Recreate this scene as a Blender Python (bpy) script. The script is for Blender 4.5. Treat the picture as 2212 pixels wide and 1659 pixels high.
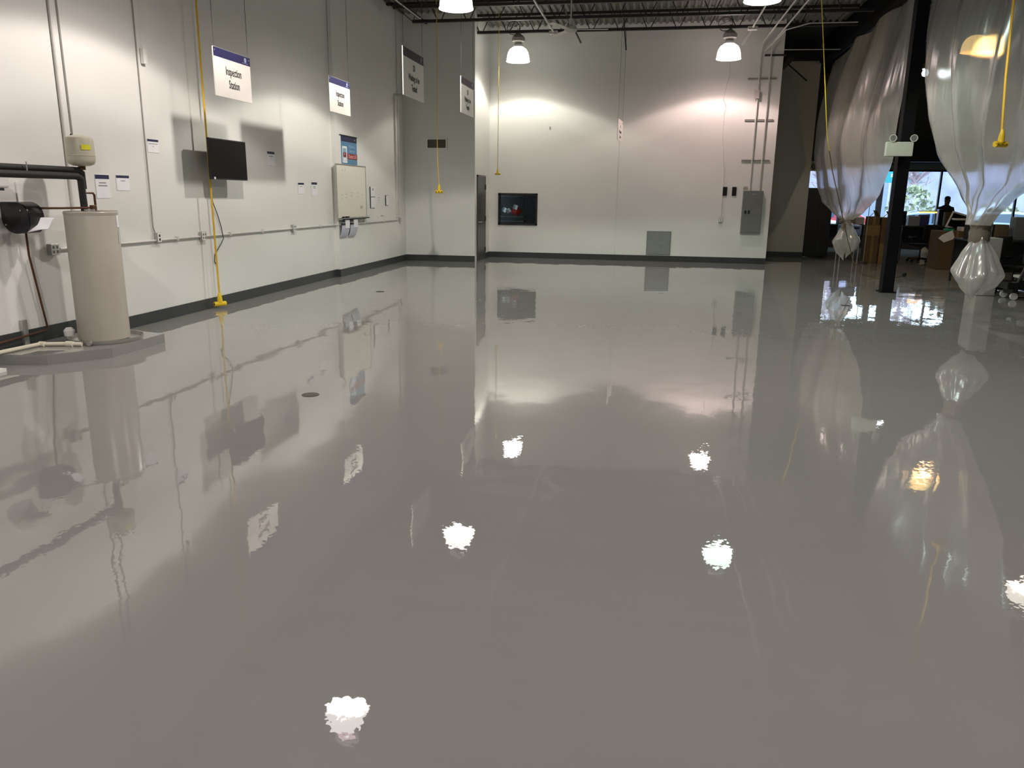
import bpy, bmesh, math, random
from mathutils import Vector, Matrix
random.seed(7)
S = bpy.context.scene
for o in list(bpy.data.objects): bpy.data.objects.remove(o)
C = S.collection
PI = math.pi

# ------------------------------------------------------------------ camera
cam_d = bpy.data.cameras.new('camera'); cam = bpy.data.objects.new('camera', cam_d); C.objects.link(cam); S.camera = cam
cam_d.sensor_width = 36.0; cam_d.lens = 1670.76 / 2212 * 36.0; cam_d.clip_end = 300
_y, _p, _r = math.radians(9.8884), math.radians(13.7001), math.radians(.72561)
_f = Vector((-math.sin(_y)*math.cos(_p), math.cos(_y)*math.cos(_p), -math.sin(_p)))
_rt = Vector((math.cos(_y), math.sin(_y), 0)); _u = _rt.cross(_f)
_r2 = math.cos(_r)*_rt + math.sin(_r)*_u; _u2 = -math.sin(_r)*_rt + math.cos(_r)*_u
M = Matrix((_r2, _u2, -_f)).transposed().to_4x4(); M.translation = (0, 0, 1.65); cam.matrix_world = M

# ------------------------------------------------------------------ world, exposure
W = bpy.data.worlds.new('world'); S.world = W; W.use_nodes = True
bg = W.node_tree.nodes['Background']; bg.inputs[0].default_value = (.66, .83, 1.0, 1); bg.inputs[1].default_value = 4.8
S.view_settings.view_transform = 'Standard'; S.view_settings.look = 'None'
S.view_settings.exposure = 0.14; S.view_settings.gamma = 1.0; S.view_settings.use_curve_mapping = False
S.cycles.max_bounces = 10; S.cycles.diffuse_bounces = 4; S.cycles.glossy_bounces = 4; S.cycles.transparent_max_bounces = 16
S.cycles.sample_clamp_indirect = 6.0

# lamps: x, y, rim height, colour, spot watts, dome glow
LAMPS = [
 (-3.36, 19.55, 4.77, (1.0, .96, .84), 122, 5.6, 'lit glass dome high bay lamp hanging before the far wall, above the black framed window'),
 (1.53, 19.55, 4.75, (1.0, .76, .72), 138, 5.6, 'lit dome lamp with pinkish glow hanging near the electrical panel by the far wall'),
 (-3.32, 13.3, 4.59, (1.0, .95, .86), 300, 5.6, 'lit dome lamp cut by the top of the photo, left of the ceiling fan'),
 (1.50, 13.5, 4.62, (.78, 1.0, .88), 230, 5.6, 'lit dome lamp with greenish glow at the top edge, right of the ceiling fan'),
 (-3.45, 8.0, 4.62, (1.0, .90, .84), 330, 5.6, 'lit dome lamp overhead that shows only as a glare on the near floor'),
 (1.50, 7.2, 4.62, (1.0, .93, .88), 260, 5.6, 'lit dome lamp overhead right of the camera, out of frame'),
 (-3.40, 2.0, 4.62, (1.0, .92, .88), 300, 5.6, 'lit dome lamp behind the camera on the left wall side'),
 (1.50, 2.0, 4.62, (1.0, .93, .88), 300, 5.6, 'lit dome lamp behind the camera on the open side'),
 (6.60, 19.2, 4.75, (1.0, .92, .74), 60, 10.0, 'yellow lit dome lamp glowing through the large plastic curtain'),
 (6.60, 13.4, 4.75, (1.0, .88, .70), 70, 3.5, 'warm lit dome lamp behind the right plastic curtain, outside the frame'),
]

# ------------------------------------------------------------------ materials
def nm(name):
    m = bpy.data.materials.new(name); m.use_nodes = True
    return m, m.node_tree, m.node_tree.nodes['Principled BSDF']
def mat(name, col, rough=.5, metal=0., var=.06, scale=8., bump=0., bscale=60., coat=0., spec=.5):
    m, t, b = nm(name); N = t.nodes; L = t.links
    b.inputs['Roughness'].default_value = rough; b.inputs['Metallic'].default_value = metal
    b.inputs['Coat Weight'].default_value = coat; b.inputs['Specular IOR Level'].default_value = spec
    geo = N.new('ShaderNodeNewGeometry')
    n = N.new('ShaderNodeTexNoise'); n.inputs['Scale'].default_value = scale; n.inputs['Detail'].default_value = 3
    L.new(geo.outputs['Position'], n.inputs['Vector'])
    r = N.new('ShaderNodeValToRGB')
    r.color_ramp.elements[0].position = .3; r.color_ramp.elements[1].position = .7
    r.color_ramp.elements[0].color = (*[c*(1-var) for c in col], 1)
    r.color_ramp.elements[1].color = (*[min(1, c*(1+var)) for c in col], 1)
    L.new(n.outputs['Fac'], r.inputs['Fac']); L.new(r.outputs['Color'], b.inputs['Base Color'])
    if bump:
        n2 = N.new('ShaderNodeTexNoise'); n2.inputs['Scale'].default_value = bscale
        L.new(geo.outputs['Position'], n2.inputs['Vector'])
        bp = N.new('ShaderNodeBump'); bp.inputs['Strength'].default_value = bump; bp.inputs['Distance'].default_value = .01
        L.new(n2.outputs['Fac'], bp.inputs['Height']); L.new(bp.outputs['Normal'], b.inputs['Normal'])
    return m
def emat(name, col, st):
    m, t, b = nm(name); b.inputs['Base Color'].default_value = (*col, 1); b.inputs['Roughness'].default_value = .4
    b.inputs['Emission Color'].default_value = (*col, 1); b.inputs['Emission Strength'].default_value = st
    return m
def floor_mat(name, col, rough, rip, mott, ior=1.62, coat=1.0):
    m, t, b = nm(name); N = t.nodes; L = t.links
    geo = N.new('ShaderNodeNewGeometry')
    n = N.new('ShaderNodeTexNoise'); n.inputs['Scale'].default_value = 1.3; n.inputs['Detail'].default_value = 6
    L.new(geo.outputs['Position'], n.inputs['Vector'])
    r = N.new('ShaderNodeValToRGB'); r.color_ramp.elements[0].position = .3; r.color_ramp.elements[1].position = .7
    r.color_ramp.elements[0].color = (*[c*(1-mott) for c in col], 1); r.color_ramp.elements[1].color = (*[c*(1+mott) for c in col], 1)
    L.new(n.outputs['Fac'], r.inputs['Fac']); L.new(r.outputs['Color'], b.inputs['Base Color'])
    b.inputs['Roughness'].default_value = rough; b.inputs['IOR'].default_value = ior
    # two scales of waviness in the poured coating, as tilts of the surface normal
    acc = None
    for sc, dt, amp in ((3.6, 2.5, rip[0]), (45, 1.0, rip[1])):
        w = N.new('ShaderNodeTexNoise'); w.inputs['Scale'].default_value = sc; w.inputs['Detail'].default_value = dt
        L.new(geo.outputs['Position'], w.inputs['Vector'])
        v = N.new('ShaderNodeVectorMath'); v.operation = 'SUBTRACT'; v.inputs[1].default_value = (.5, .5, .5); L.new(w.outputs['Color'], v.inputs[0])
        k = N.new('ShaderNodeVectorMath'); k.operation = 'MULTIPLY'; k.inputs[1].default_value = (amp, amp, 0); L.new(v.outputs[0], k.inputs[0])
        ad = N.new('ShaderNodeVectorMath'); ad.operation = 'ADD'; L.new((acc or geo).outputs['Normal' if acc is None else 0], ad.inputs[0]); L.new(k.outputs[0], ad.inputs[1]); acc = ad
    nz = N.new('ShaderNodeVectorMath'); nz.operation = 'NORMALIZE'; L.new(acc.outputs[0], nz.inputs[0]); L.new(nz.outputs[0], b.inputs['Normal'])
    return m
def glass_mat():
    m = bpy.data.materials.new('window glass'); m.use_nodes = True; t = m.node_tree; N = t.nodes; L = t.links; N.clear()
    out = N.new('ShaderNodeOutputMaterial'); mx = N.new('ShaderNodeMixShader'); tr = N.new('ShaderNodeBsdfTransparent')
    gl = N.new('ShaderNodeBsdfGlossy'); gl.inputs['Roughness'].default_value = .01; fr = N.new('ShaderNodeFresnel'); fr.inputs[0].default_value = 1.16
    tr.inputs[0].default_value = (.93, .96, .96, 1)
    L.new(fr.outputs[0], mx.inputs[0]); L.new(tr.outputs[0], mx.inputs[1]); L.new(gl.outputs[0], mx.inputs[2]); L.new(mx.outputs[0], out.inputs[0])
    return m
def plastic_mat():
    m = bpy.data.materials.new('plastic sheeting'); m.use_nodes = True; t = m.node_tree; N = t.nodes; L = t.links; N.clear()
    out = N.new('ShaderNodeOutputMaterial'); geo = N.new('ShaderNodeNewGeometry')
    mp = N.new('ShaderNodeMapping'); mp.inputs['Scale'].default_value = (2.2, 2.2, .35)
    L.new(geo.outputs['Position'], mp.inputs['Vector'])
    n = N.new('ShaderNodeTexNoise'); n.inputs['Scale'].default_value = 2.0; n.inputs['Detail'].default_value = 1.4; n.inputs['Distortion'].default_value = .4
    L.new(mp.outputs[0], n.inputs['Vector'])
    bp = N.new('ShaderNodeBump'); bp.inputs['Strength'].default_value = .6; bp.inputs['Distance'].default_value = .04
    L.new(n.outputs['Fac'], bp.inputs['Height'])
    tl = N.new('ShaderNodeBsdfTranslucent'); tl.inputs[0].default_value = (.86, .86, .84, 1)
    df = N.new('ShaderNodeBsdfDiffuse'); df.inputs[0].default_value = (.72, .72, .70, 1)
    tr = N.new('ShaderNodeBsdfTransparent'); tr.inputs[0].default_value = (.92, .92, .92, 1)
    gl = N.new('ShaderNodeBsdfGlossy'); gl.inputs['Roughness'].default_value = .25
    for s in (tl, df, gl): L.new(bp.outputs['Normal'], s.inputs['Normal'])
    m1 = N.new('ShaderNodeMixShader'); m1.inputs[0].default_value = .42; L.new(tl.outputs[0], m1.inputs[1]); L.new(df.outputs[0], m1.inputs[2])
    m2 = N.new('ShaderNodeMixShader'); m2.inputs[0].default_value = .42; L.new(m1.outputs[0], m2.inputs[1])
    rf = N.new('ShaderNodeBsdfRefraction'); rf.inputs['IOR'].default_value = 1.02; rf.inputs['Roughness'].default_value = .36; rf.inputs[0].default_value = (.93, .93, .92, 1)
    m4 = N.new('ShaderNodeMixShader'); m4.inputs[0].default_value = .86; L.new(tr.outputs[0], m4.inputs[1]); L.new(rf.outputs[0], m4.inputs[2]); L.new(m4.outputs[0], m2.inputs[2])
    lw = N.new('ShaderNodeLayerWeight'); lw.inputs['Blend'].default_value = .5; L.new(bp.outputs['Normal'], lw.inputs['Normal'])
    pw = N.new('ShaderNodeMath'); pw.operation = 'POWER'; pw.inputs[1].default_value = 3.2; L.new(lw.outputs['Facing'], pw.inputs[0])
    fr = N.new('ShaderNodeMath'); fr.operation = 'MULTIPLY_ADD'; fr.inputs[1].default_value = .8; fr.inputs[2].default_value = .14; L.new(pw.outputs[0], fr.inputs[0])
    m3 = N.new('ShaderNodeMixShader'); L.new(fr.outputs[0], m3.inputs[0]); L.new(m2.outputs[0], m3.inputs[1]); L.new(gl.outputs[0], m3.inputs[2])
    L.new(m3.outputs[0], out.inputs[0])
    return m
wall_m = mat('white wall paint', (.75, .745, .715), .55, var=.02, scale=1.2, bump=.04, bscale=90)
dwall_m = mat('dark painted wall', (.10, .10, .10), .7)
black_m = mat('black paint', (.012, .012, .013), .45)
steel_b = mat('black steel', (.022, .018, .016), .5)
col_m = mat('satin black column paint', (.005, .0055, .0065), .6, spec=.12)
base_m = mat('dark grey vinyl base', (.045, .050, .052), .3)
floor_m = floor_mat('grey epoxy floor', (.262, .257, .246), .010, (.020, .013), .02)
old_m = floor_mat('worn grey concrete', (.30, .295, .285), .05, (.030, .02), .16)
deck_m = mat('galvanised roof deck', (.20, .195, .175), .6, metal=.0, var=.12, scale=3)
deckb_m = mat('black roof deck', (.018, .018, .018), .6)
galv = mat('galvanised metal', (.48, .48, .46), .35, metal=.7)
cond_m = mat('painted conduit', (.62, .60, .57), .45)
grey_m = mat('grey enamel', (.20, .21, .205), .4)
grille_m = mat('grille dark', (.16, .15, .12), .5)
door_m = mat('door dark grey', (.055, .055, .050), .35)
tank_m = mat('beige grey tank enamel', (.43, .395, .34), .32, var=.02)
xtank_m = mat('cream tank enamel', (.52, .49, .39), .35)
yell_m = mat('yellow label', (.75, .72, .04), .5)
pan_m = mat('galvanised pan', (.42, .41, .38), .3, metal=.5)
ins_m = mat('black pipe insulation', (.012, .012, .012), .6, bump=.2)
cop_m = mat('aged copper', (.12, .055, .03), .4, metal=.6)
pvc_m = mat('cream pvc', (.72, .68, .55), .4)
plas_b = mat('black plastic', (.01, .01, .012), .25)
white_m = mat('white plastic', (.78, .77, .74), .4, var=.02)
paper_m = mat('paper', (.82, .82, .84), .7, var=.02)
paperb_m = mat('bluish paper', (.55, .56, .66), .7, var=.03)
ink_m = mat('black ink', (.02, .02, .022), .6)
inkg_m = mat('grey ink', (.22, .22, .24), .6)
navy_m = mat('navy print', (.028, .026, .095), .6, spec=.2)
navyd_m = mat('dark navy print', (.018, .02, .065), .5)
wht_pr = mat('white print', (.85, .85, .88), .5)
sign_m = mat('white sign board', (.84, .81, .76), .45, var=.01)
blue_p = mat('poster blue', (.10, .24, .40), .5)
lblue_p = mat('poster light blue', (.26, .44, .58), .5)
red_p = mat('poster red', (.22, .03, .035), .5)
pink_p = mat('poster pink lettering', (.8, .38, .33), .5)
wb_m = mat('whiteboard enamel', (.84, .80, .70), .25, var=.02)
alu_m = mat('aluminium frame', (.5, .5, .48), .35, metal=.6)
cord_y = mat('yellow cord', (.72, .46, .025), .5)
plug_y = mat('yellow rubber plug', (.80, .55, .02), .45)
cord_k = mat('black cord', (.02, .02, .02), .5)
rope_m = mat('tan cord', (.20, .15, .06), .6)
tape_m = mat('grey brown tape', (.16, .14, .105), .4)
scr_m = mat('dark screen', (.005, .005, .005), .3, spec=.12)
card_m = mat('cardboard', (.115, .07, .032), .8)
card2_m = mat('light cardboard', (.20, .14, .05), .8)
fan_m = mat('off white fan enamel', (.55, .53, .49), .4)
bal_m = mat('ballast housing enamel', (.30, .285, .26), .4)
beige_m = mat('beige plastic', (.66, .65, .56), .4, var=.02)
glass_m = glass_mat(); plastic = plastic_mat()
desk_m = mat('dark desk', (.03, .03, .033), .5)
blue_m = mat('blue plastic', (.02, .04, .25), .4)
lblue_m = mat('light blue plastic', (.20, .30, .55), .4)
green_m = mat('green plastic', (.02, .35, .20), .4)
red_m = mat('red cloth', (.50, .03, .02), .7)
fab_k = mat('black fabric', (.008, .008, .009), .8)
jean_m = mat('dark clothing', (.012, .013, .018), .85)
skin_m = mat('skin', (.16, .09, .065), .5)  # darkened tone: the person's backlit shade is put into the colour
hair_m = mat('dark hair', (.015, .012, .01), .6)
asph_m = mat('asphalt', (.17, .18, .22), .8, bump=.1)
bush_m = mat('pale shrub leaves', (.30, .33, .22), .8, var=.4, scale=6)
tree_m = mat('bare branches', (.42, .33, .36), .8)
bld_m = mat('pale building', (.30, .31, .46), .8, var=.3, scale=.5)
carb_m = mat('pale blue car paint', (.35, .52, .75), .2, coat=1)
carr_m = mat('red car paint', (.55, .05, .06), .2, coat=1)
carw_m = mat('white car paint', (.75, .75, .78), .2, coat=1)
cargl_m = mat('car glass', (.05, .09, .14), .1)
tyre_m = mat('tyre', (.02, .02, .02), .8)
teal_m = mat('teal sign', (.02, .30, .34), .5)
led_m = emat('warm tube light', (1.0, .42, .08), 3.0)
ledw_m = emat('white bulb', (.85, .95, 1.0), 12.0)

# ------------------------------------------------------------------ mesh helpers
class MB:
    def __init__(s): s.b = bmesh.new()
    def box(s, x0, x1, y0, y1, z0, z1, bev=0):
        r = bmesh.ops.create_cube(s.b, size=1)
        for v in r['verts']:
            v.co = Vector((x0+(v.co.x+.5)*(x1-x0), y0+(v.co.y+.5)*(y1-y0), z0+(v.co.z+.5)*(z1-z0)))
        if bev:
            es = {e for v in r['verts'] for e in v.link_edges}
            bmesh.ops.bevel(s.b, geom=list(es), offset=bev, segments=2, affect='EDGES', profile=.5)
        return s
    def prism(s, pts, axis, a, b, bev=0):
        # pts: 2D outline; axis 'x','y','z' = extrusion axis
        def P(p, t):
            return {'z': (p[0], p[1], t), 'x': (t, p[0], p[1]), 'y': (p[0], t, p[1])}[axis]
        A = [s.b.verts.new(P(p, a)) for p in pts]; B = [s.b.verts.new(P(p, b)) for p in pts]
        n = len(pts); s.b.faces.new(A); s.b.faces.new(B[::-1])
        for i in range(n): s.b.faces.new((A[i], B[i], B[(i+1) % n], A[(i+1) % n]))
        return s
    def lathe(s, prof, c=(0, 0, 0), axis='z', n=28, sx=1, sy=1):
        rings = []
        for r, h in prof:
            ring = []
            for i in range(n):
                a = 2*PI*i/n; u, v = r*math.cos(a)*sx, r*math.sin(a)*sy
                p = {'z': (u, v, h), 'x': (h, u, v), 'y': (u, h, v)}[axis]
                ring.append(s.b.verts.new(Vector(c)+Vector(p)))
            rings.append(ring)
        for A, B in zip(rings, rings[1:]):
            for i in range(n): s.b.faces.new((A[i], A[(i+1) % n], B[(i+1) % n], B[i]))
        if prof[0][0] > 1e-4: s.b.faces.new(rings[0])
        if prof[-1][0] > 1e-4: s.b.faces.new(rings[-1][::-1])
        return s
    def shell(s, prof, c=(0, 0, 0), n=32):
        # open lathe (no caps)
        rings = [[s.b.verts.new(Vector(c)+Vector((r*math.cos(2*PI*i/n), r*math.sin(2*PI*i/n), h))) for i in range(n)] for r, h in prof]
        for A, B in zip(rings, rings[1:]):
            for i in range(n): s.b.faces.new((A[i], A[(i+1) % n], B[(i+1) % n], B[i]))
        return s
    def tube(s, pts, r, n=8, closed_ends=True):
        pts = [Vector(p) for p in pts]; rings = []; nrm = None
        rs = r if isinstance(r, (list, tuple)) else [r]*len(pts)
        for i, p in enumerate(pts):
            t = ((pts[min(i+1, len(pts)-1)]-p).normalized() + (p-pts[max(i-1, 0)]).normalized()).normalized()
            if nrm is None:
                nrm = t.orthogonal().normalized()
            nrm = (nrm - t*nrm.dot(t)).normalized(); bn = t.cross(nrm)
            rings.append([s.b.verts.new(p + rs[i]*(math.cos(2*PI*k/n)*nrm + math.sin(2*PI*k/n)*bn)) for k in range(n)])
        for A, B in zip(rings, rings[1:]):
            for k in range(n): s.b.faces.new((A[k], A[(k+1) % n], B[(k+1) % n], B[k]))
        if closed_ends: s.b.faces.new(rings[0][::-1]); s.b.faces.new(rings[-1])
        return s
    def bar(s, p, q, w):  # square bar
        return s.tube([p, q], w*.7071, n=4)
    def grid(s, fn, nu, nv):
        V = [[s.b.verts.new(fn(i/nu, j/nv)) for j in range(nv+1)] for i in range(nu+1)]
        for i in range(nu):
            for j in range(nv): s.b.faces.new((V[i][j], V[i+1][j], V[i+1][j+1], V[i][j+1]))
        return s
    def build(s, name, m, parent=None, smooth=False, origin=None):
        bmesh.ops.recalc_face_normals(s.b, faces=s.b.faces[:])
        me = bpy.data.meshes.new(name)
        if parent is None and origin is None:
            xs = [v.co for v in s.b.verts]
            origin = Vector(((min(v.x for v in xs)+max(v.x for v in xs))/2, (min(v.y for v in xs)+max(v.y for v in xs))/2, min(v.z for v in xs)))
        off = Vector(origin) if parent is None else Vector((0, 0, 0))
        if parent is None:
            for v in s.b.verts: v.co -= off
        s.b.to_mesh(me); s.b.free(); me.materials.append(m)
        if smooth:
            for p in me.polygons: p.use_smooth = True
            try: me.set_sharp_from_angle(angle=math.radians(38))
            except Exception: pass
        o = bpy.data.objects.new(name, me); C.objects.link(o)
        if parent is not None:
            o.parent = parent
            # parts are written in world coordinates
            off = root_off(parent); me.transform(Matrix.Translation(-off))
        else: o.location = off
        return o
def root_off(o):
    v = Vector((0, 0, 0))
    while o: v += o.location; o = o.parent
    return v
def thing(name, label, cat, loc=(0, 0, 0), group=None):
    o = bpy.data.objects.new(name, None); C.objects.link(o); o.location = loc; o.empty_display_size = .1
    o['label'] = label; o['category'] = cat
    if group: o['group'] = group
    return o
def tag(o, label, cat, group=None):
    o['label'] = label; o['category'] = cat
    if group: o['group'] = group
    return o
def struct(mb, name, m, parent=None, smooth=False):
    o = mb.build(name, m, parent, smooth)
    if parent is None: o['kind'] = 'structure'
    return o
AXR = {'x': Matrix(((0, 0, 1), (1, 0, 0), (0, 1, 0))), 'y': Matrix(((1, 0, 0), (0, 0, -1), (0, 1, 0)))}
def text(body, size, m, parent, loc, face='x', sx=1., thick=.001, name='lettering', ls=1.):
    cu = bpy.data.curves.new('t', 'FONT'); cu.body = body; cu.size = size; cu.extrude = thick; cu.align_x = 'CENTER'; cu.align_y = 'CENTER'; cu.space_line = ls
    cu.resolution_u = 3; cu.offset = .012*size if size > .1 else 0
    to = bpy.data.objects.new('t', cu); C.objects.link(to); bpy.context.view_layer.update()
    me = bpy.data.meshes.new_from_object(to.evaluated_get(bpy.context.evaluated_depsgraph_get()))
    bpy.data.objects.remove(to); bpy.data.curves.remove(cu)
    me.materials.clear(); me.materials.append(m)
    me.transform(Matrix.Diagonal((sx, 1, 1, 1)))
    me.transform(AXR[face].to_4x4()); me.transform(Matrix.Translation(Vector(loc)))
    o = bpy.data.objects.new(name, me); C.objects.link(o); o.parent = parent
    me.transform(Matrix.Translation(-root_off(parent)))
    return o
def arc(p0, p1, p2, n=8):
    p0, p1, p2 = map(Vector, (p0, p1, p2))
    return [(1-t)**2*p0 + 2*t*(1-t)*p1 + t*t*p2 for t in [i/n for i in range(n+1)]]
def copy_tree(o, parent=None):
    c = o.copy(); C.objects.link(c); c.parent = parent
    for ch in list(o.children): copy_tree(ch, c)
    return c

ZR = 5.83   # underside of roof deck
WX = -6.25; WX2 = -6.16
# ------------------------------------------------------------------ structure
struct(MB().box(-6.6, 4.4, -8, 24.2, -.12, 0), 'floor', floor_m)
struct(MB().box(4.4, 16, -8, 30.2, -.12, -.003), 'floor_workshop', old_m)
struct(MB().box(-6.6, WX, -8, 14.93, 0, 6.4), 'wall_left', wall_m)
struct(MB().box(-6.6, WX2, 14.93, 19.5, 0, 6.4), 'wall_left_rear', wall_m)
# far left block whose side face carries the door
struct(MB().box(-6.6, -4.36, 19.3, 19.5, 0, 6.4), 'wall_rear_left', wall_m)
struct(MB().box(-4.56, -4.36, 19.5, 21.3, 2.13, 6.4).box(-4.56, -4.36, 20.46, 21.3, 0, 2.13), 'wall_side', wall_m)
wx0, wx1, wz0, wz1 = -4.11, -3.04, .87, 1.71
struct(MB().box(-4.36, wx0, 21.06, 21.3, 0, 6.4).box(wx1, 2.95, 21.06, 21.3, 0, 6.4).box(wx0, wx1, 21.06, 21.3, 0, wz0).box(wx0, wx1, 21.06, 21.3, wz1, 6.4), 'wall_far', wall_m)
struct(MB().box(2.75, 2.95, 21.3, 23.9, 0, 6.4), 'wall_return', wall_m)
struct(MB().box(2.75, 4.36, 23.9, 24.1, 0, 5.35), 'wall_far_right', mat('light grey wall paint', (.46, .47, .44), .6, var=.02))
struct(MB().box(2.75, 4.36, 24.1, 30, 0, 6.4), 'wall_black_block', black_m)
struct(MB().box(2.96, 4.30, 23.88, 24.1, 5.35, 5.62), 'trim_1', steel_b)
struct(MB().box(-6.6, 16.2, -8.2, -8, 0, 6.4), 'wall_behind', wall_m)
struct(MB().box(16, 16.2, -8, 30.2, 0, 6.4), 'wall_right', dwall_m)
# window wall
Wx0, Wx1, Wz0, Wz1 = 4.9, 13.2, .75, 2.68
struct(MB().box(4.36, Wx0, 30, 30.2, 0, 6.4).box(Wx1, 16, 30, 30.2, 0, 6.4).box(Wx0, Wx1, 30, 30.2, 0, Wz0).box(Wx0, Wx1, 30, 30.2, Wz1, 6.4), 'wall_window_side', dwall_m)
struct(MB().box(4.36, 16, 29.0, 29.98, 2.92, 3.62), 'trim_2', black_m)
struct(MB().box(4.36, 16, 29.93, 29.99, 2.70, 2.91), 'trim_3', mat('grey header', (.22, .22, .22), .5))
wn = MB().box(Wx0, Wx1, 29.98, 30.08, Wz0, Wz0+.06).box(Wx0, Wx1, 29.98, 30.08, Wz1-.05, Wz1)
for x in (Wx0+.03, 9.83, 12.3, Wx1-.03): wn.box(x-.03, x+.03, 29.98, 30.08, Wz0, Wz1)
w = struct(wn, 'window_1', steel_b)
MB().box(7.78, 7.98, 29.96, 30.1, Wz0, Wz1).build('window_post', mat('pale window post', (.50, .50, .62), .5), w)
for i, (a, b) in enumerate(((4.95, 7.78), (7.98, 9.80), (9.86, 12.27), (12.33, 13.15))):
    MB().box(a, b, 30.03, 30.04, Wz0+.05, Wz1-.04).build('pane', glass_m, w)
# baseboards
bh = .15
struct(MB().box(WX, WX+.012, 7.95, 14.93, 0, bh).box(WX, WX+.012, -8, 6.3, 0, bh).box(WX, WX2+.012, 14.92, 14.93, 0, bh).box(WX2, WX2+.012, 14.93, 19.3, 0, bh), 'baseboard_left', base_m)
struct(MB().box(WX, WX+.012, 6.3, 7.95, .1, .1+bh), 'baseboard_left_raised', base_m)
struct(MB().box(WX2, -4.36, 19.288, 19.3, 0, bh), 'baseboard_rear', base_m)
struct(MB().box(-4.36, -4.348, 20.5, 21.06, 0, bh).box(-4.36, 2.95, 21.048, 21.06, 0, bh), 'baseboard_far', base_m)
struct(MB().box(2.95, 4.36, 23.888, 23.9, 0, bh), 'baseboard_far_right', base_m)
# door in the side wall
d = struct(MB().box(-4.40, -4.335, 19.52, 20.44, .01, 2.11, .004), 'door_1', door_m)
df = MB().box(-4.37, -4.33, 19.50, 19.53, 0, 2.14).box(-4.37, -4.33, 20.43, 20.47, 0, 2.14).box(-4.37, -4.33, 19.50, 20.47, 2.10, 2.14).build('door_frame', door_m, d)
for z in (.25, 1.05, 1.85): MB().box(-4.335, -4.315, 20.41, 20.44, z-.06, z+.06).build('hinge', steel_b, d)
h = MB().tube([(-4.335, 19.62, .98), (-4.28, 19.62, .98), (-4.27, 19.74, .98)], .012).build('door_handle', galv, d)
# interior window onto the dark store room
w2 = struct(MB().box(wx0, wx0+.045, 21.04, 21.12, wz0, wz1).box(wx1-.045, wx1, 21.04, 21.12, wz0, wz1).box(wx0, wx1, 21.04, 21.12, wz0, wz0+.045).box(wx0, wx1, 21.04, 21.12, wz1-.045, wz1), 'window_2', black_m)
MB().box(wx0+.04, wx1-.04, 21.08, 21.09, wz0+.04, wz1-.04).build('pane', glass_m, w2)
struct(MB().box(-5.4, -5.3, 21.3, 23.3, 0, 3).box(-1.9, -1.8, 21.3, 23.3, 0, 3).box(-5.4, -1.8, 23.2, 23.3, 0, 3).box(-5.4, -1.8, 21.3, 23.3, 3, 3.1).box(-5.4, -1.8, 21.3, 23.3, -.1, 0), 'wall_store_room', black_m)
# ceiling deck
def deck(x0, x1, y0, y1, name, m):
    b = bmesh.new(); prof = []; x = x0; p = .152
    while x < x1:
        prof += [(x, ZR), (x+.05, ZR), (x+.07, ZR+.045), (x+.132, ZR+.045)]; x += p
    prof.append((x1, ZR))
    A = [b.verts.new((u, y0, z)) for u, z in prof]; B = [b.verts.new((u, y1, z)) for u, z in prof]
    A2 = [b.verts.new((u, y0, ZR+.12)) for u in (x0, x1)]; B2 = [b.verts.new((u, y1, ZR+.12)) for u in (x0, x1)]
    for i in range(len(prof)-1): b.faces.new((A[i], A[i+1], B[i+1], B[i]))
    b.faces.new((A2[0], A2[1], B2[1], B2[0]))
    mb = MB(); mb.b.free(); mb.b = b
    struct(mb, name, m)
deck(-6.6, 4.4, -8.2, 21.3, 'ceiling', deck_m)
deck(4.4, 16.2, -8.2, 30.2, 'ceiling_workshop', deckb_m)
struct(MB().box(2.75, 4.4, 21.3, 30.2, ZR, ZR+.1), 'ceiling_alcove', deckb_m)
# low housekeeping pad under the water heater
pad = struct(MB().prism([(-6.25, 7.95), (-5.31, 7.74), (-5.31, 6.87), (-5.68, 6.42), (-6.25, 6.3)], 'z', 0, .1), 'floor_pad', floor_m)

# ------------------------------------------------------------------ roof framing
def joist(y, x0, x1, label):
    t = thing('roof_joist', label, 'joist', (0, y, 5.42), 'open web steel roof joists')
    zb, zt = 5.43, ZR-.015
    MB().box(x0+.35, x1, y-.04, y+.04, zb-.03, zb+.03).build('bottom_chord', steel_b, t)
    MB().box(x0-.25, x1, y-.04, y+.04, zt-.04, zt+.014).build('top_chord', steel_b, t)
    m = MB(); x = x0+.35; P = [(x0-.1, y, zt-.02), (x, y, zb)]
    while x < x1-.7:
        P += [(x+.19, y, zt), (x+.40, y, zt), (x+.59, y, zb), (x+.66, y, zb)]; x += .66
    m.tube(P, .0135, 6)
    m.build('web', steel_b, t)
    return t
ys = [19.55-1.36*i for i in range(11)]
ords = ['nearest the far wall'] + [w+' from the far wall' for w in 'second third fourth fifth sixth seventh eighth ninth tenth eleventh'.split()]
for i, y in enumerate(ys):
    if y < -3: break
    joist(y, -5.9, 4.25, ('black open web steel joist under the roof deck, ' if i < 3 else 'black open web steel joist above the frame, ') + ords[i])
tag(MB().box(4.30, 4.50, -8, 23.8, 5.28, 5.33).box(4.39, 4.41, -8, 23.8, 5.3, 5.8).box(4.30, 4.50, -8, 23.8, 5.78, 5.82).build('roof_girder', mat('matt black beam', (.012, .012, .012), .9, spec=.05)), 'black steel beam carrying the plastic curtains over the column', 'beam')
tag(MB().bar((-5.55, 8, 5.62), (-5.55, 19.3, 5.62), .05).build('bridging_bar', steel_b), 'black bracing bar across joist ends beside the left wall', 'bar')
tag(MB().tube([(-5.2, 8, 5.36), (-5.2, 17.6, 5.36), (-5.2, 17.75, 5.42)], .013).build('ceiling_conduit', cond_m), 'thin pale conduit under the joists beside the left wall', 'conduit')
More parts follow.
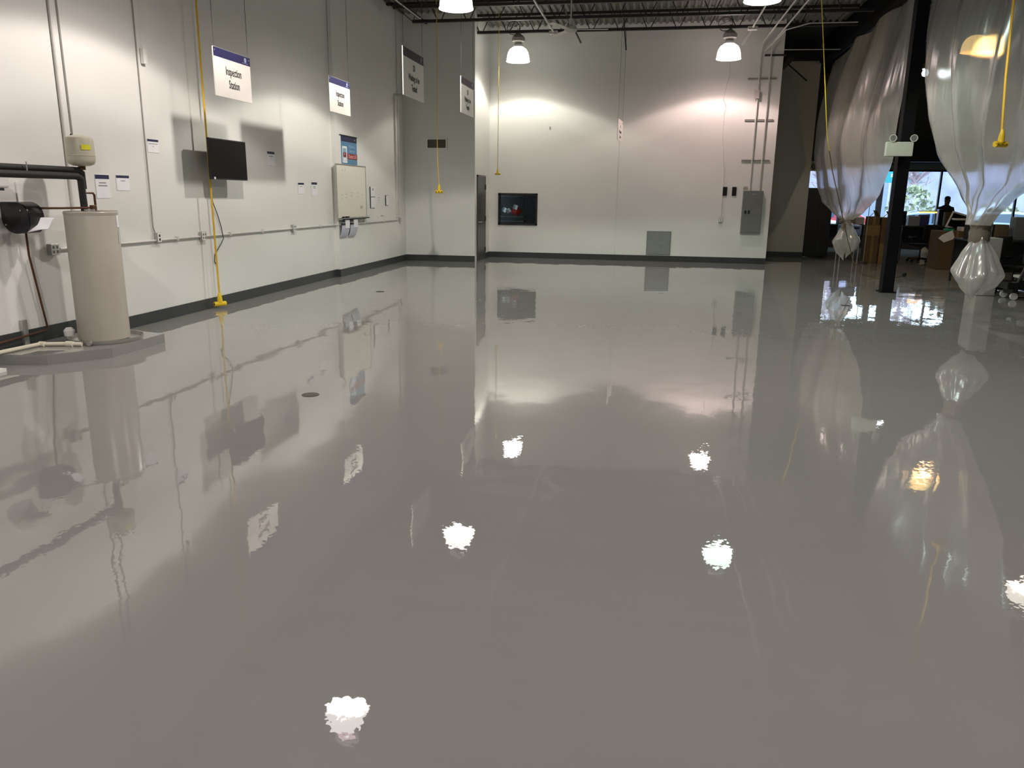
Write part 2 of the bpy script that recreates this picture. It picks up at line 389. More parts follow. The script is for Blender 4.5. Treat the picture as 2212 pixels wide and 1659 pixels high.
tag(MB().tube([(-2.5, 11, 5.36), (-2.5, 19.4, 5.38)], .02).box(-2.6, -2.4, 19.35, 19.5, 5.33, 5.40).build('ceiling_conduit', cond_m), 'pale conduit running back to the joist beside the left dome lamp', 'conduit')
tag(MB().tube([(2.0, 10, 5.36), (2.0, 19.4, 5.38)], .02).box(1.9, 2.1, 19.35, 19.5, 5.33, 5.40).build('ceiling_conduit', cond_m), 'pale conduit running back to the joist beside the pink dome lamp', 'conduit')
tag(MB().bar((-2.2, 18.3, 5.75), (-1.9, 19.9, 5.22), .03).build('diagonal_brace', steel_b), 'dark slanting brace right of the left dome lamp', 'brace')
tag(MB().bar((-.9, 19.5, 5.8), (-.86, 20.9, 5.22), .035).build('diagonal_brace', steel_b), 'dark slanting brace ending at the middle of the far wall', 'brace')
tag(MB().bar((2.02, 19.57, 5.43), (1.85, 20.0, 5.15), .06).build('diagonal_brace', galv), 'short grey bracket beside the pink dome lamp', 'bracket')
# panel joints / pilaster lines of the far wall
struct(MB().box(-.942, -.932, 21.055, 21.062, .15, 5.7), 'trim_4', mat('joint line paint', (.66, .65, .61), .6))  # joint line slightly darker than the wall colour
# flues over the workshop
tag(MB().box(5.15, 5.33, 16.5, 20, 5.66, 5.825).build('duct', mat('grey duct', (.05, .05, .048), .7)), 'grey slanting duct in the dark ceiling behind the left curtain', 'duct')
tag(MB().tube([(2.5, 21.0, 5.15), (2.75, 19.6, 5.35), (3.2, 19.3, 5.42), (4.2, 19.3, 5.42)], .012).build('conduit', cond_m), 'thin bent conduit crossing the dark ceiling right of the far wall', 'conduit')
tag(MB().tube([(2.7, 20.7, 5.12), (4.2, 20.8, 5.12)], .009).build('conduit', cond_m), 'thin straight conduit crossing the dark ceiling below the bent one', 'conduit')
tag(MB().box(3.2, 3.35, 22.0, 23.6, 5.1, 5.2).tube([(3.0, 22.5, 5.3), (3.9, 23.2, 4.75)], .02).build('ceiling_bracket', steel_b), 'dark bracket under the roof above the shaded wall', 'bracket')
tag(MB().box(4.0, 5.0, 14.6, 14.9, 5.05, 5.16).build('ceiling_panel', grey_m), 'grey metal panel at the head of the black column', 'panel')

# black column
cl = thing('steel_column', 'black steel column standing between the two plastic curtains', 'column', (4.33, 15.3, 0))
MB().box(4.23, 4.43, 15.19, 15.205, 0, 5.3).box(4.23, 4.43, 15.395, 15.41, 0, 5.3).box(4.322, 4.338, 15.2, 15.4, 0, 5.3).box(4.23, 4.25, 15.2, 15.4, 0, 5.3).build('shaft', col_m, cl)
MB().box(4.19, 4.47, 15.15, 15.45, 0, .02).build('base_plate', col_m, cl)
MB().tube([(4.43, 15.3, .55), (4.47, 15.3, .55)], .03).build('bracket', col_m, cl)

# ------------------------------------------------------------------ dome lamps
def beam(ld):
    # photometric curve of the prismatic dome: strongest about sixty degrees off the vertical, then a cutoff
    ld.use_nodes = True; t = ld.node_tree; N = t.nodes; L = t.links; em = N['Emission']
    tc = N.new('ShaderNodeTexCoord'); sp = N.new('ShaderNodeSeparateXYZ'); ab = N.new('ShaderNodeMath'); ab.operation = 'ABSOLUTE'
    L.new(tc.outputs['Normal'], sp.inputs[0]); L.new(sp.outputs['Z'], ab.inputs[0])
    ac = N.new('ShaderNodeMath'); ac.operation = 'ARCCOSINE'; L.new(ab.outputs[0], ac.inputs[0])
    dv = N.new('ShaderNodeMath'); dv.operation = 'DIVIDE'; dv.inputs[1].default_value = PI/2; L.new(ac.outputs[0], dv.inputs[0])
    cr = N.new('ShaderNodeValToRGB'); L.new(dv.outputs[0], cr.inputs[0]); cr.color_ramp.interpolation = 'EASE'
    pts = [(0, .50), (38, .55), (50, .70), (56, .98), (62.5, 1.0), (67, .24), (72, .09), (79, .03), (88, .0)]
    els = cr.color_ramp.elements; els[0].position = 0; els[1].position = 1; els[1].color = (0, 0, 0, 1)
    els[0].color = (.55, .55, .55, 1)
    for a, v in pts[1:]:
        e = els.new(a/90); e.color = (v, v, v, 1)
    mu = N.new('ShaderNodeMath'); mu.operation = 'MULTIPLY'; mu.inputs[1].default_value = 1.55; L.new(cr.outputs[0], mu.inputs[0]); L.new(mu.outputs[0], em.inputs['Strength'])
def make_lamp(x, y, z, col, pw, glow, label):
    t = thing('dome_lamp', label, 'lamp', (x, y, z), 'high bay dome lamps')
    R = .272; H = .325
    g = emat('lamp glow', tuple(.35+.65*c for c in col) if x < 6 or y < 15 else (1, .66, .22), glow); g.node_tree.nodes['Principled BSDF'].inputs['Roughness'].default_value = .3
    prof = [(R, 0), (R*.99, .04), (R*.96, .12), (R*.88, .20), (R*.73, .27), (R*.42, H)]
    MB().shell(prof + [(r-.006, h) for r, h in prof[::-1]], (x, y, z)).build('dome', g, t, True)
    MB().lathe([(R+.006, -.008), (R+.006, .012), (R-.002, .012), (R-.002, -.008)], (x, y, z), n=32).build('rim', galv, t, True) if False else MB().shell([(R, -.006), (R+.008, -.006), (R+.008, .01), (R, .01), (R, -.006)], (x, y, z)).build('rim', g, t, True)
    MB().lathe([(.115, H-.01), (.115, H+.05), (.09, H+.06), (.09, H+.11)], (x, y, z)).build('collar', galv if y != 8.0 or x > 0 else emat('collar glow', (1, .75, .8), 3.0), t, True)  # emissive collar on one lamp stands in for pink uplight leaking above its dome
    MB().lathe([(.10, H+.10), (.155, H+.12), (.158, H+.20), (.10, H+.26), (.04, H+.30), (.02, H+.33)], (x, y, z), n=12).build('ballast_housing', bal_m, t)
    hk = [(x+.03*math.cos(a), y, z+H+.37+.03*math.sin(a)) for a in [(-.5+1.5*i/10)*PI for i in range(11)]]
    MB().tube(hk + [(hk[-1][0], y, 5.46 if x < 4.4 else ZR)], .006, 6).build('hook', steel_b, t)
    cd = [(x-.12+.16*math.cos(a), y+.05*math.sin(a*.7), z+H+.42+.15*math.sin(a)) for a in [i/24*4.2*PI for i in range(25)]]
    MB().tube([(x-.05, y, z+H+.22)] + cd + [(x-.3, y, 5.45)], .006, 5).build('supply_cord', steel_b, t)
    ld = bpy.data.lights.new('lamp_light', 'SPOT'); ld.energy = pw; ld.color = col; ld.spot_size = math.radians(168); ld.spot_blend = .1; ld.shadow_soft_size = .09; beam(ld)
    lo = bpy.data.objects.new('lamp_light', ld); C.objects.link(lo); lo.parent = t; lo.location = (0, 0, .012)
for a in LAMPS: make_lamp(*a)

# ceiling fan
fx, fy, fz = -1.79, 16.55, 4.87
t = thing('ceiling_fan', 'off white ceiling fan with long downrod hanging left of centre', 'fan', (fx, fy, fz))
MB().tube([(fx, fy, fz+.1), (fx, fy, ZR)], .014).build('downrod', fan_m, t)
MB().lathe([(.04, fz+.20), (.045, fz+.08), (.03, fz+.07)], (fx, fy, 0)).build('canopy', fan_m, t, True)
MB().lathe([(.03, fz+.08), (.11, fz+.05), (.13, fz-.01), (.10, fz-.05), (.03, fz-.07)], (fx, fy, 0)).build('motor', fan_m, t, True)
for a in (4, 124, 244):
    a = math.radians(a); u = Vector((math.cos(a), math.sin(a), 0)); v = Vector((-u.y, u.x, .12))
    m = MB(); P = Vector((fx, fy, fz))
    m.grid(lambda s, q: P + u*(.12+.62*s) + v*((q-.5)*(.10+.04*s)), 6, 3)
    o = m.build('blade', fan_m, t); md = o.modifiers.new('s', 'SOLIDIFY'); md.thickness = .008

# ------------------------------------------------------------------ hanging signs
def hang_sign(X, y0, y1, z0, z1, lines, label, size, ztop=5.83, sx=.78, band=None, rot=0):
    t = thing('hanging_sign', label, 'sign', (X, (y0+y1)/2, z0), 'signs hanging from the ceiling')
    MB().box(X-.006, X+.006, y0, y1, z0, z1).build('board', sign_m, t)
    hh = (z1-z0)*.19
    MB().box(X+.0062, X+.0075, y0+.006, y1-.002, z1-hh, z1-.002).build('header_band', band or navy_m, t)
    t.rotation_euler[2] = rot
    MB().lathe([(.028, 0), (.028, .001)], (X+.0075, y1-.12, z1-hh*.45), axis='x', n=16).build('logo', mat('logo pale blue', (.45, .48, .7), .5), t)
    text('G', .04, navy_m, t, (X+.0095, y1-.12, z1-hh*.45))
    MB().box(X+.0076, X+.0085, y1-.20, y1-.06, z1-hh*.83, z1-hh*.78).build('logo_line', mat('logo line', (.3, .33, .55), .5), t)
    for yy in (y0+.035, y1-.035):
        MB().lathe([(.008, 0), (.008, .002)], (X+.0075, yy, z1-hh*.35), axis='x', n=10).build('grommet', galv, t)
        MB().tube([(X, yy, z1-.01), (X, yy-.012, ztop)], .0018, 5).tube([(X, yy+.03, ztop), (X, yy, z1-.01)], .0018, 5).build('hanging_wire', steel_b, t)
    n = len(lines); zc = (z0+z1-hh)/2 + .01
    for i, l in enumerate(lines):
        text(l, size, ink_m, t, (X+.0075, (y0+y1)/2+.01, zc + ((n-1)/2-i)*size*1.12), sx=sx)
hang_sign(-5.25, 9.09, 9.97, 2.78, 3.335, ['Inspection', 'Station'], 'white Inspection Station sign with navy header, nearest and left of the television', .135, sx=.68)
hang_sign(-5.1, 12.18, 13.05, 2.91, 3.44, ['Inspection', 'Station'], 'second white Inspection Station sign, hanging above the blue poster', .125, sx=.68)
mauve = mat('mauve print', (.085, .065, .085), .6, spec=.2)
hang_sign(-3.3, 10.34, 11.28, 2.92, 3.52, ['DI', 'Waiting to be', 'Tested'], 'shaded DI Waiting to be Tested sign with mauve header, left of the wall corner', .115, band=mauve)
hang_sign(-3.45, 14.13, 15.13, 3.08, 3.69, ['DI', 'Waiting to be', 'Tested'], 'farther shaded hanging sign against the corner of the rear wall', .115, band=mauve)
hang_sign(-.86, 19.0, 19.95, 2.95, 3.42, ['DI', 'Waiting to be', 'Tested'], 'narrow edge-on hanging sign in front of the middle of the far wall', .1, band=sign_m, rot=-.075)

# ------------------------------------------------------------------ left wall fittings
# television
t = thing('television', 'black flat television on a wall arm behind the yellow cord', 'television', (-6.0, 10.62, 1.81))
o = MB().box(-6.045, -6.0, 10.14, 11.12, 1.815, 2.37, .006).build('cabinet', plas_b, t)
MB().box(-6.0, -5.998, 10.155, 11.105, 1.835, 2.355).build('screen', scr_m, t)
MB().box(-6.25, -6.23, 10.5, 10.75, 1.98, 2.2).box(-6.24, -6.04, 10.59, 10.65, 2.06, 2.12).build('wall_bracket', steel_b, t)
MB().box(-5.998, -5.996, 10.19, 10.23, 1.82, 1.85).build('sticker', white_m, t)
tag(MB().tube([(-6.2, 10.48, 1.95), (-6.22, 10.45, 1.75), (-6.22, 10.48, 1.5), (-6.23, 10.6, 1.32), (-6.235, 10.68, 1.15), (-6.2, 10.66, .98), (-6.235, 10.58, .86), (-6.24, 10.46, .76), (-6.24, 10.44, .66), (-6.24, 10.5, .59)], .006, 6).build('power_cable', cord_k, smooth=True), 'thin black cable curling down the wall below the television', 'cable')
# horizontal conduit
zc = 1.035
t = thing('wall_conduit', 'long horizontal white conduit running along the left wall', 'conduit', (-6.22, 12, zc))
MB().tube([(-6.23, 7.42, zc), (-6.23, 14.85, zc), (-6.14, 14.98, zc), (-6.14, 18.62, zc)], .014).build('pipe', cond_m, t, True)
for y in (9.55, 10.9, 11.9, 14.2, 16.3, 17.6): MB().box((-6.25 if y < 14.9 else -6.16), (-6.21 if y < 14.9 else -6.12), y-.02, y+.02, zc-.022, zc+.03).build('strap', cond_m, t)
def outlet(X, y, z, label, w=.06, face=white_m):
    t = thing('outlet_box', label, 'outlet', (X, y, z-.06), 'outlets on the left wall')
    MB().box(X, X+.05, y-w, y+w, z-.06, z+.06, .006).build('box', galv, t)
    MB().box(X+.05, X+.054, y-w*.92, y+w*.92, z-.055, z+.055).build('cover', face, t)
    for s in ([-1, 1] if w > .05 else [0]):
        for q in (-1, 1): MB().box(X+.054, X+.056, y+s*w*.45-.014, y+s*w*.45+.014, z+q*.024-.015, z+q*.024+.015).build('socket', ink_m if w < .05 else grey_m, t)
outlet(-6.25, 7.32, 1.035, 'four socket outlet box left of the water heater')
outlet(-6.25, 9.13, 1.07, 'single outlet box below the long thin vertical conduit', .042)
outlet(-6.25, 10.16, 1.04, 'four socket outlet box left of the yellow cord')
outlet(-6.25, 13.04, 1.045, 'four socket outlet box between the television and whiteboard')
outlet(-6.16, 15.82, 1.03, 'small outlet box under the whiteboard tray', .04)
outlet(-6.16, 18.77, 1.03, 'outlet box at the end of the conduit near the corner', .042)
condd = mat('shaded conduit', (.34, .32, .29), .5)  # side shade on the thin vertical runs is put into this darker colour
tag(MB().tube([(-6.235, 9.10, 1.13), (-6.235, 9.07, 1.2), (-6.235, 9.09, 5.8)], .007).build('wall_conduit', condd), 'thin vertical conduit dropping to the outlet left of the television', 'conduit')
tag(MB().tube([(-6.23, 7.69, 1.05), (-6.23, 7.69, 5.8)], .014).build('wall_conduit', cond_m), 'thick vertical conduit behind the cream expansion tank', 'conduit')
tag(MB().tube([(-6.235, 7.82, 2.0), (-6.235, 7.80, 5.8)], .007).build('wall_conduit', condd), 'thin vertical conduit just right of the thick one', 'conduit')
tag(MB().tube([(-6.14, 18.77, 1.1), (-6.14, 18.8, 5.8)], .012).build('wall_conduit', cond_m), 'vertical conduit dropping to the last outlet near the corner', 'conduit')
t = thing('wall_strut', 'pale vertical strut with a bracket arm near the wall corner', 'strut', (-6.14, 18.57, 1.05))
MB().box(-6.16, -6.12, 18.53, 18.61, 1.1, 3.93).build('rail', cond_m, t)
MB().box(-6.16, -5.70, 18.56, 18.60, 3.90, 3.95).build('arm', galv, t)
tag(MB().tube([(-6.22, 9.17, 5.8), (-6.22, 9.18, 3.35)], .003, 5).box(-6.24, -6.2, 9.15, 9.22, 3.16, 3.34).build('wall_tag', white_m), 'small pale tag on a wire high on the left wall', 'tag')

def sheet(X, y0, y1, z0, z1, label, header=True, m=paper_m, lines=(), name='paper_notice', curl=0, black_edge=False):
    t = thing(name, label, 'paper', (X, (y0+y1)/2, z0), 'papers on the left wall')
    w = y1-y0; h = z1-z0
    MB().grid(lambda u, v: Vector((X+.003+curl*(v-.5)**2, y0+w*u, z0+h*v)), 4, 6).build('sheet', m, t)
    md = t.children[0].modifiers.new('s', 'SOLIDIFY'); md.thickness = .0015
    if header: MB().box(X+.0045+curl*.25, X+.0055+curl*.25, y0+.01*w, y1-.01*w, z1-h*.2, z1-h*.03).build('header_band', navyd_m, t)
    for i, (f, a) in enumerate(lines):
        z = z1-h*f; MB().box(X+.0045, X+.0055, y0+w*(.5-a/2), y0+w*(.5+a/2), z-h*.022, z+h*.022).build('print_line', inkg_m, t)
    if black_edge: MB().box(X+.001, X+.02, y0-.012, y0, z0, z1).build('edge', ink_m, t)
    return t
L_ = -6.25
sheet(L_, 9.13, 9.36, 2.12, 2.285, 'small notice with navy header right of the thin conduit, highest left', lines=((.36, .8), (.55, .1)))
sheet(L_, 8.11, 8.35, 1.56, 1.83, 'notice with navy header just right of the expansion tank', lines=((.36, .5), (.48, .62)))
sheet(L_, 8.47, 8.71, 1.65, 1.83, 'notice with navy header, second right of the expansion tank', lines=((.38, .35),))
sheet(L_, 12.26, 12.52, 2.08, 2.31, 'lone notice with navy header right of the television', lines=((.36, .6), (.5, .1)))
sheet(L_, 13.35, 13.60, 1.63, 1.83, 'notice with navy header, left one of two before the whiteboard', lines=((.35, .35),), black_edge=False)
sheet(L_, 13.92, 14.17, 1.60, 1.85, 'notice with navy header, right one of two before the whiteboard', lines=((.32, .45), (.44, .5)))
X = WX2
# poster
t = thing('poster', 'blue District 5.0 poster with a smartphone drawing above the whiteboard', 'poster', (X, 15.6, 2.22))
MB().box(X, X+.008, 15.20, 16.04, 2.225, 2.77).build('sheet', blue_p, t)
MB().box(X+.008, X+.009, 15.2, 16.04, 2.66, 2.77).build('header_band', navyd_m, t)
MB().tube([(X+.015, 15.12, 2.775), (X+.015, 16.05, 2.775)], .009).build('hanging_bar', steel_b, t)
MB().box(X+.008, X+.0095, 15.24, 15.48, 2.25, 2.57, .004).build('phone_outline', wht_pr, t)
MB().box(X+.0095, X+.0102, 15.275, 15.445, 2.28, 2.53).build('phone_screen', lblue_p, t)
MB().box(X+.0102, X+.0108, 15.275, 15.445, 2.36, 2.45).build('phone_panel', red_p, t)
text('+', .10, wht_pr, t, (X+.011, 15.36, 2.41))
MB().box(X+.0102, X+.0108, 15.30, 15.42, 2.285, 2.35).build('phone_text', wht_pr, t)
text('My Journey', .085, lblue_p, t, (X+.0092, 15.75, 2.575), sx=.85); text('Tomorrow', .085, lblue_p, t, (X+.0092, 15.75, 2.49), sx=.85)
MB().box(X+.0083, X+.0092, 15.50, 16.04, 2.325, 2.435).build('title_band', red_p, t)
text('District 5.0', .105, pink_p, t, (X+.0098, 15.77, 2.38), sx=.9)
text('★' if False else 'x', .06, wht_pr, t, (X+.0098, 15.93, 2.72))
# whiteboard
t = thing('whiteboard', 'large whiteboard with aluminium frame and faint marker notes on left wall', 'whiteboard', (X+.03, 15.62, 1.15))
y0, y1, z0, z1 = 14.86, 16.45, 1.17, 2.20
MB().box(X+.006, X+.02, y0, y1, z0, z1).build('panel', wb_m, t)
for i, (a, b, c_, d_) in enumerate(((y0-.02, y1+.02, z1, z1+.02), (y0-.02, y1+.02, z0-.02, z0), (y0-.02, y0, z0, z1), (y1, y1+.02, z0, z1))): MB().box(X, X+.03, a, b, c_, d_).build('frame', alu_m, t)
MB().box(X+.01, X+.10, y0+.05, y1-.02, z0-.035, z0-.02).box(X+.09, X+.10, y0+.05, y1-.02, z0-.035, z0-.005).build('tray', alu_m, t)
m = MB()
for (yy, zz, ww) in ((15.15, 2.10, .05), (15.30, 2.10, .03), (15.05, 1.62, .12), (15.05, 1.55, .10), (15.30, 1.63, .08), (15.32, 1.57, .07), (15.6, 1.66, .10), (15.6, 1.60, .06), (16.2, 1.62, .12), (15.98, 1.66, .03), (16.0, 1.58, .03)):
    m.tube([(X+.0205, yy+ww*i/5, zz+.012*math.sin(i*2.1+yy*9)) for i in range(6)], .0025, 4)
m.build('marker_notes', mat('faint marker', (.45, .43, .38), .6), t)
m = MB()
for i in range(16): m.tube([(X+.0205, 16.08+.03*math.sin(i*1.3)+.01*i, 1.36+.03*math.cos(i*2.3)), (X+.0205, 16.12+.03*math.cos(i*1.7)+.01*i, 1.38+.03*math.sin(i*1.1))], .004, 4)
m.build('marker_scribble', mat('faint marker grey', (.5, .47, .42), .6), t)
for i, (y, L, m_) in enumerate(((15.02, .09, plas_b), (15.20, .06, plas_b), (15.27, .05, steel_b))):
    tag(MB().box(X+.04, X+.085, y, y+L, 1.151, 1.151+.045, .004).build('board_eraser', m_), ('black board eraser at the left end of the whiteboard tray', 'small dark eraser in the middle of the tray, left one', 'small dark eraser in the middle of the tray, right one')[i], 'eraser', 'erasers on the tray')
for i in range(6):
    y = 15.42+.12*i
    tag(MB().tube([(X+.06, y, 1.159), (X+.062, y+.10, 1.159)], .008, 8).build('marker_pen', [plas_b, red_p, navy_m, green_m, plas_b, navy_m][i]), '' + ['black marker pen, leftmost of the row', 'red marker pen, second of the row', 'navy marker pen, third of the row', 'green marker pen, fourth of the row', 'black marker pen, fifth of the row', 'navy marker pen, last of the row'][i] + ' in the whiteboard tray', 'marker', 'marker pens in the tray')
# paper pads hung under the board
def hungpad(y0, y1, z0, z1, label):
    t = thing('wall_pocket', label, 'paper pocket', (X+.05, (y0+y1)/2, z0), 'paper pockets under the whiteboard')
    MB().grid(lambda u, v: Vector((X+.07-.05*(1-v)**3, y0+(y1-y0)*(u*(1-.12*(1-v))), z0+(z1-z0)*v)), 6, 8).build('sheets', paperb_m, t)
    t.children[0].modifiers.new('s', 'SOLIDIFY').thickness = .012
    MB().box(X+.055, X+.09, y0, y0+(y1-y0)*.35, z1-.05, z1-.01).build('clip', ink_m, t)
    MB().box(X+.083, X+.085, y0+(y1-y0)*.38, y0+(y1-y0)*.95, z1-.12, z1+.05).build('front_sheet', paper_m, t)
hungpad(14.93, 15.33, .80, 1.08, 'bluish paper pocket hanging under the whiteboard, left one')
hungpad(15.38, 15.78, .79, 1.08, 'bluish paper pocket hanging under the whiteboard, right one')
t = sheet(X, 16.76, 17.10, 1.33, 1.80, 'tall notice with dark left edge right of the whiteboard', header=False, lines=((.47, .9), (.99, .6)), black_edge=True)
MB().shell([(.035, 0), (.035, .003), (.022, .003), (.022, 0)], (0, 0, 0), n=14).build('ring_mark', inkg_m, t) if False else None
o = MB().lathe([(.03, 0), (.03, .002)], (X+.005, 16.95, 1.74), axis='x', n=14).build('round_mark', inkg_m, t)
sheet(X, 17.78, 18.0, 1.38, 1.62, 'small framed notice with black left edge before the corner conduit', header=False, lines=((.03, .9), (.97, .9)), black_edge=True)
sheet(X, 17.28, 17.42, 1.40, 1.64, 'narrow grey printed slip between two notices right of the whiteboard', header=False, lines=((.05, .4), (.3, .7), (.45, .5), (.6, .7), (.8, .5)))
tag(MB().box(X, X+.01, 17.45, 17.60, 1.155, 1.165).build('wall_hook', galv), 'tiny hook low on the wall right of the whiteboard', 'hook')

# ------------------------------------------------------------------ water heater corner
tx, ty = -5.70, 7.28
t = thing('water_heater', 'tall beige grey cylindrical water heater standing in a round pan', 'water heater', (tx, ty, .1))
MB().lathe([(.238, .115), (.25, .125), (.25, 1.42), (.246, 1.432), (0, 1.436)], (tx, ty, 0), n=48).build('tank_body', tank_m, t, True)
MB().shell([(.252, 1.405), (.254, 1.43), (.248, 1.438)], (tx, ty, 0), 48).build('top_ring', tank_m, t, True)
RL = (tx, ty)
MB().lathe([(.05, 1.434), (.05, 1.46), (.0, 1.46)], (tx+.03, ty-.05, 0), n=16).build('port_cap', galv, t)
MB().lathe([(.10, 1.434), (.10, 1.448), (0, 1.45)], (tx+.10, ty+.12, 0), n=20).build('top_cover', tank_m, t)
t = thing('drain_pan', 'round shallow metal pan under the water heater', 'pan', (tx, ty, .1))
MB().shell([(.0, .103), (.345, .103), (.36, .145), (.368, .147), (.368, .141), (.35, .1005), (0, .1005)], (tx+.02, ty, 0), 48).build('pan_body', pan_m, t, True)
MB().tube([(tx+.1, ty-.335, .125), (tx+.12, ty-.40, .125)], .022).build('outlet_spout', pan_m, t)
tag(MB().tube([(tx+.04, ty-.40, .122), (-5.80, 6.86, .122), (-6.06, 6.78, .122), (-6.12, 6.2, .122), (-6.12, 5.4, .122)], .021, 12).lathe([(.03, -.04), (.03, .04)], (-5.78, 6.86, .122), 'x', 12).lathe([(.028, -.03), (.028, .03)], (-6.04, 6.79, .122), 'x', 12).build('drain_pipe', pvc_m, smooth=True), 'cream plastic drain pipe running left from the heater pan', 'pipe')
def cv(cx, cy, r, a0, a1, z0, z1, nm_, m_, t):
    return MB().grid(lambda u, v: Vector((cx+r*math.cos(math.radians(a0+(a1-a0)*u)), cy+r*math.sin(math.radians(a0+(a1-a0)*u)), z0+(z1-z0)*v)), 6, 2).build(nm_, m_, t)
wh = bpy.data.objects['water_heater']
cv(tx, ty, .2525, 12, 26, 1.28, 1.40, 'rating_label', paper_m, wh); cv(tx, ty, .2525, 14, 30, 1.12, 1.24, 'warning_label', mat('grey label print', (.5, .5, .47), .5), wh)
# expansion tank
ex, ey = -5.78, 7.33
t = thing('expansion_tank', 'cream expansion tank with a yellow label above the water heater', 'tank', (ex, ey, 1.87))
MB().lathe([(.02, 1.885), (.08, 1.890), (.115, 1.905), (.132, 1.93), (.135, 1.955), (.135, 1.985)], (ex, ey, 0), n=40).build('lower_shell', xtank_m, t, True)
MB().lathe([(.135, 1.985), (.1375, 1.987), (.1375, 1.993), (.135, 1.995), (.132, 2.135), (.122, 2.165), (.09, 2.183), (.04, 2.193), (0, 2.195)], (ex, ey, 0), n=40).build('upper_shell', xtank_m, t, True)
MB().tube([(ex-.05, ey-.04, 2.18), (ex-.05, ey-.04, 2.20)], .01).build('air_valve', steel_b, t)
def curved(cx, cy, r, a0, a1, z0, z1, nm_, m_, t):
    return MB().grid(lambda u, v: Vector((cx+r*math.cos(a0+(a1-a0)*u), cy+r*math.sin(a0+(a1-a0)*u), z0+(z1-z0)*v)), 8, 2).build(nm_, m_, t)
curved(ex, ey, .1375, math.radians(-46), math.radians(-8), 2.045, 2.095, 'label_plate', yell_m, t)
# insulated pipes
t = thing('insulated_pipe', 'upper black insulated pipe running left from the expansion tank', 'pipe', (-5.8, 7.0, 1.86))
MB().tube([(-5.80, 4.8, 1.845), (-5.80, 7.30, 1.845), (-5.80, 7.34, 1.82), (-5.80, 7.34, 1.66)], .034, 14).build('insulation', ins_m, t, True)
MB().tube([(-5.80, 7.34, 1.67), (-5.80, 7.34, 1.62), (-5.79, 7.46, 1.62), (-5.79, 7.48, 1.60), (-5.79, 7.48, 1.44)], .012, 10).build('copper_end', cop_m, t, True)
MB().tube([(-5.78, 7.33, 1.85), (-5.78, 7.33, 1.90)], .035, 12).build('tee_fitting', cop_m, t, True)
t = thing('insulated_pipe', 'lower black insulated pipe turning down into the heater top', 'pipe', (-5.74, 7.0, 1.79))
MB().tube([(-5.74, 4.8, 1.785), (-5.74, 7.19, 1.785), (-5.74, 7.24, 1.76), (-5.745, 7.255, 1.44)], .035, 14).build('insulation', ins_m, t, True)
MB().tube([(-5.74, 6.55, 1.765), (-5.74, 6.55, 1.90)], .006).build('pipe_hanger', galv, t)
t = thing('relief_pipe', 'thin copper relief pipe from the heater top down to the floor at left', 'pipe', (-6.0, 7.0, .2))
MB().tube([(-5.68, 7.30, 1.475), (-5.85, 7.05, 1.47), (-6.1, 6.80, 1.47), (-6.18, 6.93, 1.45), (-6.18, 6.93, 1.0), (-6.18, 7.05, .24), (-6.18, 7.03, .22), (-6.18, 6.4, .19), (-6.18, 5.2, .19)], .011, 10).build('copper_run', cop_m, t, True)
MB().box(-5.70, -5.66, 7.27, 7.33, 1.455, 1.50, .005).build('relief_valve', cop_m, t)
tag(MB().box(-6.25, -6.21, 6.76, 6.80, .08, .36).box(-6.25, -6.215, 6.805, 6.83, .08, .36).build('wall_channel', galv), 'short upright metal channel holding the pipes by the floor', 'channel')
# towel dispenser
t = thing('towel_dispenser', 'black round paper towel dispenser with paper hanging out on left wall', 'dispenser', (-6.12, 6.78, 1.22))
pr = [(-6.25, 1.53)] + [(-6.07+.13*math.sin(a), 1.40+.13*math.cos(a)) for a in [i/8*PI/2 for i in range(9)]] + [(-5.94, 1.30), (-6.0, 1.235)] + [(-6.10-.15*math.sin(a), 1.375-.15*math.cos(a)) for a in [i/6*PI/2 for i in range(7)]]
MB().prism(pr, 'y', 6.72, 6.93).build('housing', plas_b, t)
o = t.children[0]; md = o.modifiers.new('b', 'BEVEL'); md.width = .015; md.segments = 3; md.limit_method = 'ANGLE'
def tp(u, v):
    return Vector((-5.99 + .15*u + .012*math.sin(u*4+v*2), 6.74 + .10*v + .10*u, 1.24 + .135*v*(1-.25*u) + .03*u + .008*math.sin(v*6+u*3)))
MB().grid(tp, 14, 10).build('paper_towel', paper_m, t, True).modifiers.new('s', 'SOLIDIFY').thickness = .003
for q in ((-6.02, 1.45), (-6.20, 1.31)): MB().lathe([(.008, -.004), (.008, .002)], (q[0], 6.718, q[1]), 'y', 10).build('screw', galv, t)
t = thing('soap_dispenser', 'white wall device cut by the left edge above the towel dispenser', 'dispenser', (-6.15, 6.48, 1.62))
MB().box(-6.25, -6.08, 6.39, 6.70, 1.66, 1.775, .02).build('housing', white_m, t)
MB().box(-6.20, -6.12, 6.48, 6.67, 1.635, 1.66).build('nozzle', grey_m, t)
tag(MB().box(-6.25, -6.235, 6.95, 6.99, 1.30, 1.72).build('wall_strip', white_m), 'narrow white strip on the wall above the towel dispenser', 'strip')
tag(MB().prism([(-6.1, 5.6), (-5.86, 5.75), (-5.84, 6.10), (-6.1, 6.12)], 'z', 0, .03).build('floor_scrap', white_m), 'white slab on the floor cut by the left edge', 'board')
tag(MB().lathe([(.05, .145), (.055, .20), (.03, .23)], (-6.03, 7.17, 0), n=16).build('leak_sensor', white_m), 'small white cup behind the water heater base', 'cup')

